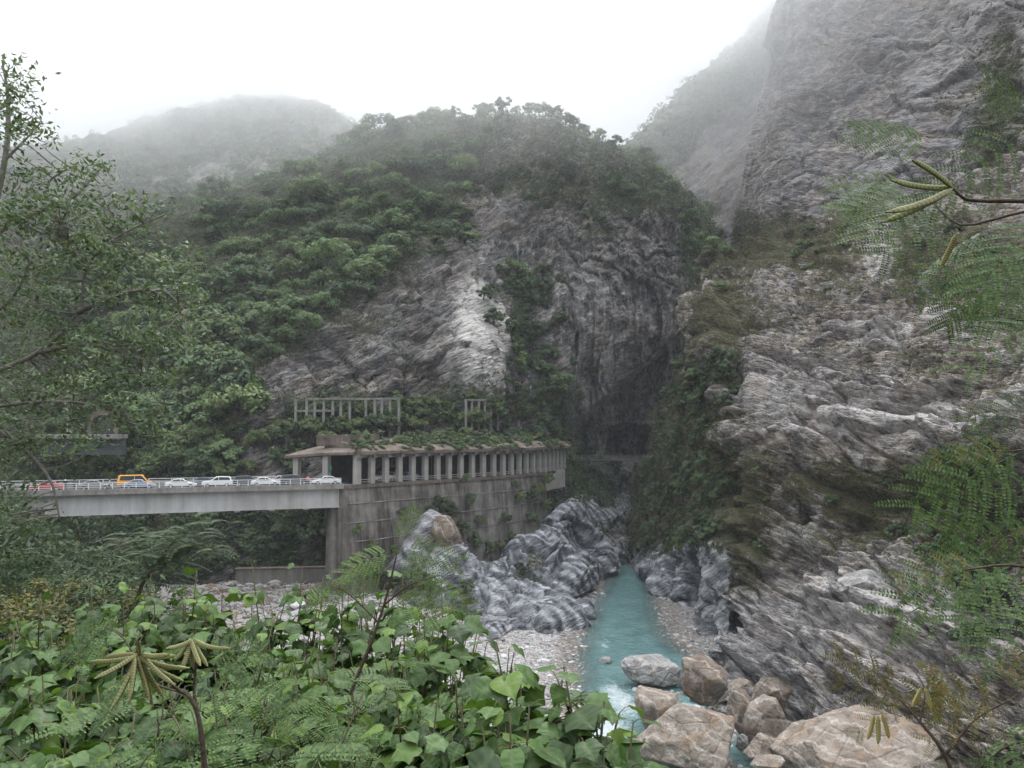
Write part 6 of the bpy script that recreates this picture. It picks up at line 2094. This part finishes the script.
def rock_mesh(name, r, seed, mat, sub=5, cuts=12, cut=(0.55, 0.85), rough=0.10, sharp=1.0):
    rg = np.random.default_rng(seed)
    bm = bmesh.new()
    bmesh.ops.create_icosphere(bm, subdivisions=sub, radius=1)
    V = np.array([v.co[:] for v in bm.verts])
    F = np.array([[v.index for v in f.verts] for f in bm.faces])
    bm.free()
    V = V * (1 + 0.28 * fbm(V * 1.1 + seed * 3.7, 3, seed))[:, None]
    for _ in range(cuts):
        n = rg.normal(size=3); n /= np.linalg.norm(n)
        h = rg.uniform(*cut)
        e = np.maximum(0, V @ n - h)
        V = V - sharp * 0.93 * e[:, None] * n
    V = V + V * (rough * fbm(V * 2.6 + seed, 5, seed + 3, 0.58, ridged=True))[:, None] + V * (0.02 * fbm(V * 9 + seed, 3, seed + 5))[:, None]
    V = V / np.abs(V).max(0)
    return mesh_np(name, V * np.array(r), F, [mat], True)

BOULD = [
 # px0, px1, py0, py1, Y, depth-ratio, material, seed, tilt, label
 (622, 682, 656, 684, 94, .75, M_greyb, 3, .1, 'flat grey boulder lying in the white water midstream'),
 (676, 725, 658, 712, 81, .9, M_brownb, 5, .2, 'tall brown upright boulder at the water edge'),
 (630, 680, 690, 728, 79, .9, M_tan, 8, 0, 'pale tan boulder washed by the rapids, left of the biggest ones'),
 (632, 738, 700, 782, 71.5, .85, M_tan, 11, .15, 'huge cracked tan boulder with orange stains in the middle of the pile'),
 (727, 758, 690, 738, 75, .8, M_brownb, 14, .3, 'narrow leaning tan boulder behind the huge cracked one'),
 (744, 795, 698, 766, 72.5, .8, M_tan, 17, .1, 'blocky tan boulder with a broken face against the dark cliff foot'),
 (742, 778, 735, 768, 69, .8, M_tan, 21, .1, 'small rounded tan boulder below the blocky one'),
 (758, 797, 672, 708, 81, .9, M_brownb, 24, .2, 'brown boulder at the top of the pile under the waterfall cliff'),
 (730, 754, 679, 700, 85, .9, M_tan, 27, 0, 'little tan boulder behind the leaning one'),
 (714, 736, 676, 704, 86, .9, M_greyb, 29, .1, 'pale grey slab behind the upright brown boulder'),
 (751, 770, 684, 708, 79, .9, M_brownb, 33, 0, 'dark brown stone wedged between boulders of the pile'),
 (774, 934, 714, 800, 66, .8, M_tan, 36, .05, 'broad pale boulder partly behind the yellowing branch'),
 (750, 783, 754, 776, 66, .9, M_tan, 39, 0, 'tan stone at the lower rim of the boulder pile'),
 (778, 797, 736, 755, 70, .9, M_brownb, 42, 0, 'brown stone between the blocky and the broad boulder'),
 (735, 748, 734, 752, 72, .9, M_greyb, 45, 0, 'small grey stone beside the huge cracked boulder'),
 (794, 822, 722, 742, 72, .9, M_brownb, 48, 0, 'brown stone at the cliff foot above the broad boulder'),
 (599, 613, 657, 664, 103, 1, M_greyb, 51, 0, 'small low stone breaking the water above the rapids'),
 (428, 462, 514, 556, 133.5, .8, M_brownb, 57, .1, 'tan angular block perched on the grey marble under the retaining wall'),
 (840, 900, 570, 606, 82, .8, M_greyb, 54, .1, 'rounded grey block resting on the slope above the boulder pile'),
]
for x0, x1, y0, y1, Y, dr, mt, sd_, tilt, lb in BOULD:
    wdt = (x1 - x0) / FPX * Y / 2 * 1.04
    c = WV((x0 + x1) / 2, (y0 + y1) / 2, Y)
    hgt = (y1 - y0) / FPX * Y / 2 * 1.05
    o = link('boulder', rock_mesh('boulder', (wdt, wdt * dr, hgt), sd_, mt, 5 if x1 - x0 < 60 else 6), None, c, (0, 0, 0))
    tag(o, lb, 'boulder', 'boulders piled at the river bend' if y1 > 670 and x0 > 614 else None)
if True:
    # stones of the dry valley behind the shrubs
    rg = np.random.default_rng(5)
    kinds = [('grey', M_greyb), ('tan', M_tan), ('brown', M_brownb)]
    spots = [(232, 579, 14), (246, 585, 16), (262, 582, 18), (279, 592, 16), (292, 600, 18), (312, 597, 20), (330, 590, 22), (268, 603, 15), (345, 600, 18), (256, 575, 12), (325, 607, 14), (285, 578, 12)]
    for i, (px, py, s) in enumerate(spots):
        Y = 27.4 * FPX / (py - 432) * 0.985
        r = s / FPX * Y / 2
        mt = kinds[i % 3][1]
        o = link('valley_stone', rock_mesh('valley_stone', (r, r * .8, r * rg.uniform(.5, .9)), 100 + i, mt, 4), None, WZ(px, Y, 2.6), (0, 0, rg.uniform(0, 6)))
        tag(o, 'angular stone among the rubble under the bridge', 'stone', 'loose stones on the valley floor under the bridge')
    o = link('pale_slab', rock_mesh('pale_slab', (1.9, 1.2, .8), 131, M_whiteb, 4, 16), None, WZ(301, 118, 4.2), (0.1, 0.2, .4))
    tag(o, 'bright white broken slab lying in the rubble under the bridge', 'stone')
    o = link('square_block', MB().box((0, 0, 0), (1.7, 1.5, 2.3)).mesh('square_block', M_brownb), None, WZ(312, 120, 4.6), (0.15, -0.1, .4))
    bv = o.modifiers.new('bevel', 'BEVEL'); bv.width = .12; bv.segments = 3
    tag(o, 'upright squared brown block standing in the rubble under the bridge', 'stone')

# gravel: loose pebbles over the bars, and coarse rubble in the valley
def scatter_stones(name, pts, sizes, mats, seed):
    rg = np.random.default_rng(seed)
    base = []
    for k in range(5):
        me = rock_mesh('pebble_shape', (1, .85, .6), 200 + k, mats[0], 1 if len(pts) > 3000 else 2, 7)
        V = np.zeros(len(me.vertices) * 3); me.vertices.foreach_get('co', V)
        F = np.zeros(len(me.loops), int); me.loops.foreach_get('vertex_index', F)
        base.append((V.reshape(-1, 3), F.reshape(-1, 3)))
        bpy.data.meshes.remove(me)
    Vs, Fs, Ms, off = [], [], [], 0
    for p, s in zip(pts, sizes):
        V, F = base[rg.integers(5)]
        a = rg.uniform(0, 6.28); c, sn = math.cos(a), math.sin(a)
        R = np.array([[c, -sn, 0], [sn, c, 0], [0, 0, 1]])
        Vs.append((V * s) @ R.T + p); Fs.append(F + off); off += len(V)
        Ms.append(np.full(len(F), rg.integers(len(mats))))
    me = mesh_np(name, np.concatenate(Vs), np.concatenate(Fs), mats, False, midx=np.concatenate(Ms))
    return tag(link(name, me), kind='stuff')
rg = np.random.default_rng(9)
PX = rg.uniform(-14, 34, 26000); PY = rg.uniform(66, 150, 26000)
pz, pr = ground_z(PX, PY)
ok = (pz < pr + 0.05) & (pz > -0.25)
PX, PY, pz = PX[ok], PY[ok], pz[ok]
sz = np.clip(rg.lognormal(-2.0, 0.5, len(PX)), .06, .7)
n_ = 9000
M_peb = [simple_mat('pebble_grey', (0.30, 0.295, 0.29), 0.85, .2, var=.3), simple_mat('pebble_pale', (0.46, 0.45, 0.44), 0.85, .2, var=.2), simple_mat('pebble_dark', (0.17, 0.165, 0.165), 0.8, .2, var=.3), simple_mat('pebble_tan', (0.34, 0.28, 0.23), 0.85, .2, var=.25)]
scatter_stones('gravel', np.stack([PX, PY, pz + .02], -1)[:n_], sz[:n_], M_peb, 3)
PX = rg.uniform(-55, -8, 2400); PY = rg.uniform(98, 140, 2400)
pz, pr = ground_z(PX, PY)
ok = pz < pr + .3
scatter_stones('rubble', np.stack([PX, PY, pz + .1], -1)[ok], np.clip(rg.lognormal(-1.2, .6, ok.sum()), .12, 1.3), [M_greyb, M_brownb, M_brownb, M_peb[0]], 4)
PX = rg.uniform(10, 34, 500); PY = rg.uniform(62, 92, 500)
pz, pr = ground_z(PX, PY)
scatter_stones('rubble', np.stack([PX, PY, np.maximum(pz, -.1) + .1], -1)[PX > 14 + (PY < 70) * 2], np.clip(rg.lognormal(-.9, .5, (PX > 14 + (PY < 70) * 2).sum()), .2, 1.2), [M_greyb, M_tan, M_brownb, M_peb[1]], 6)
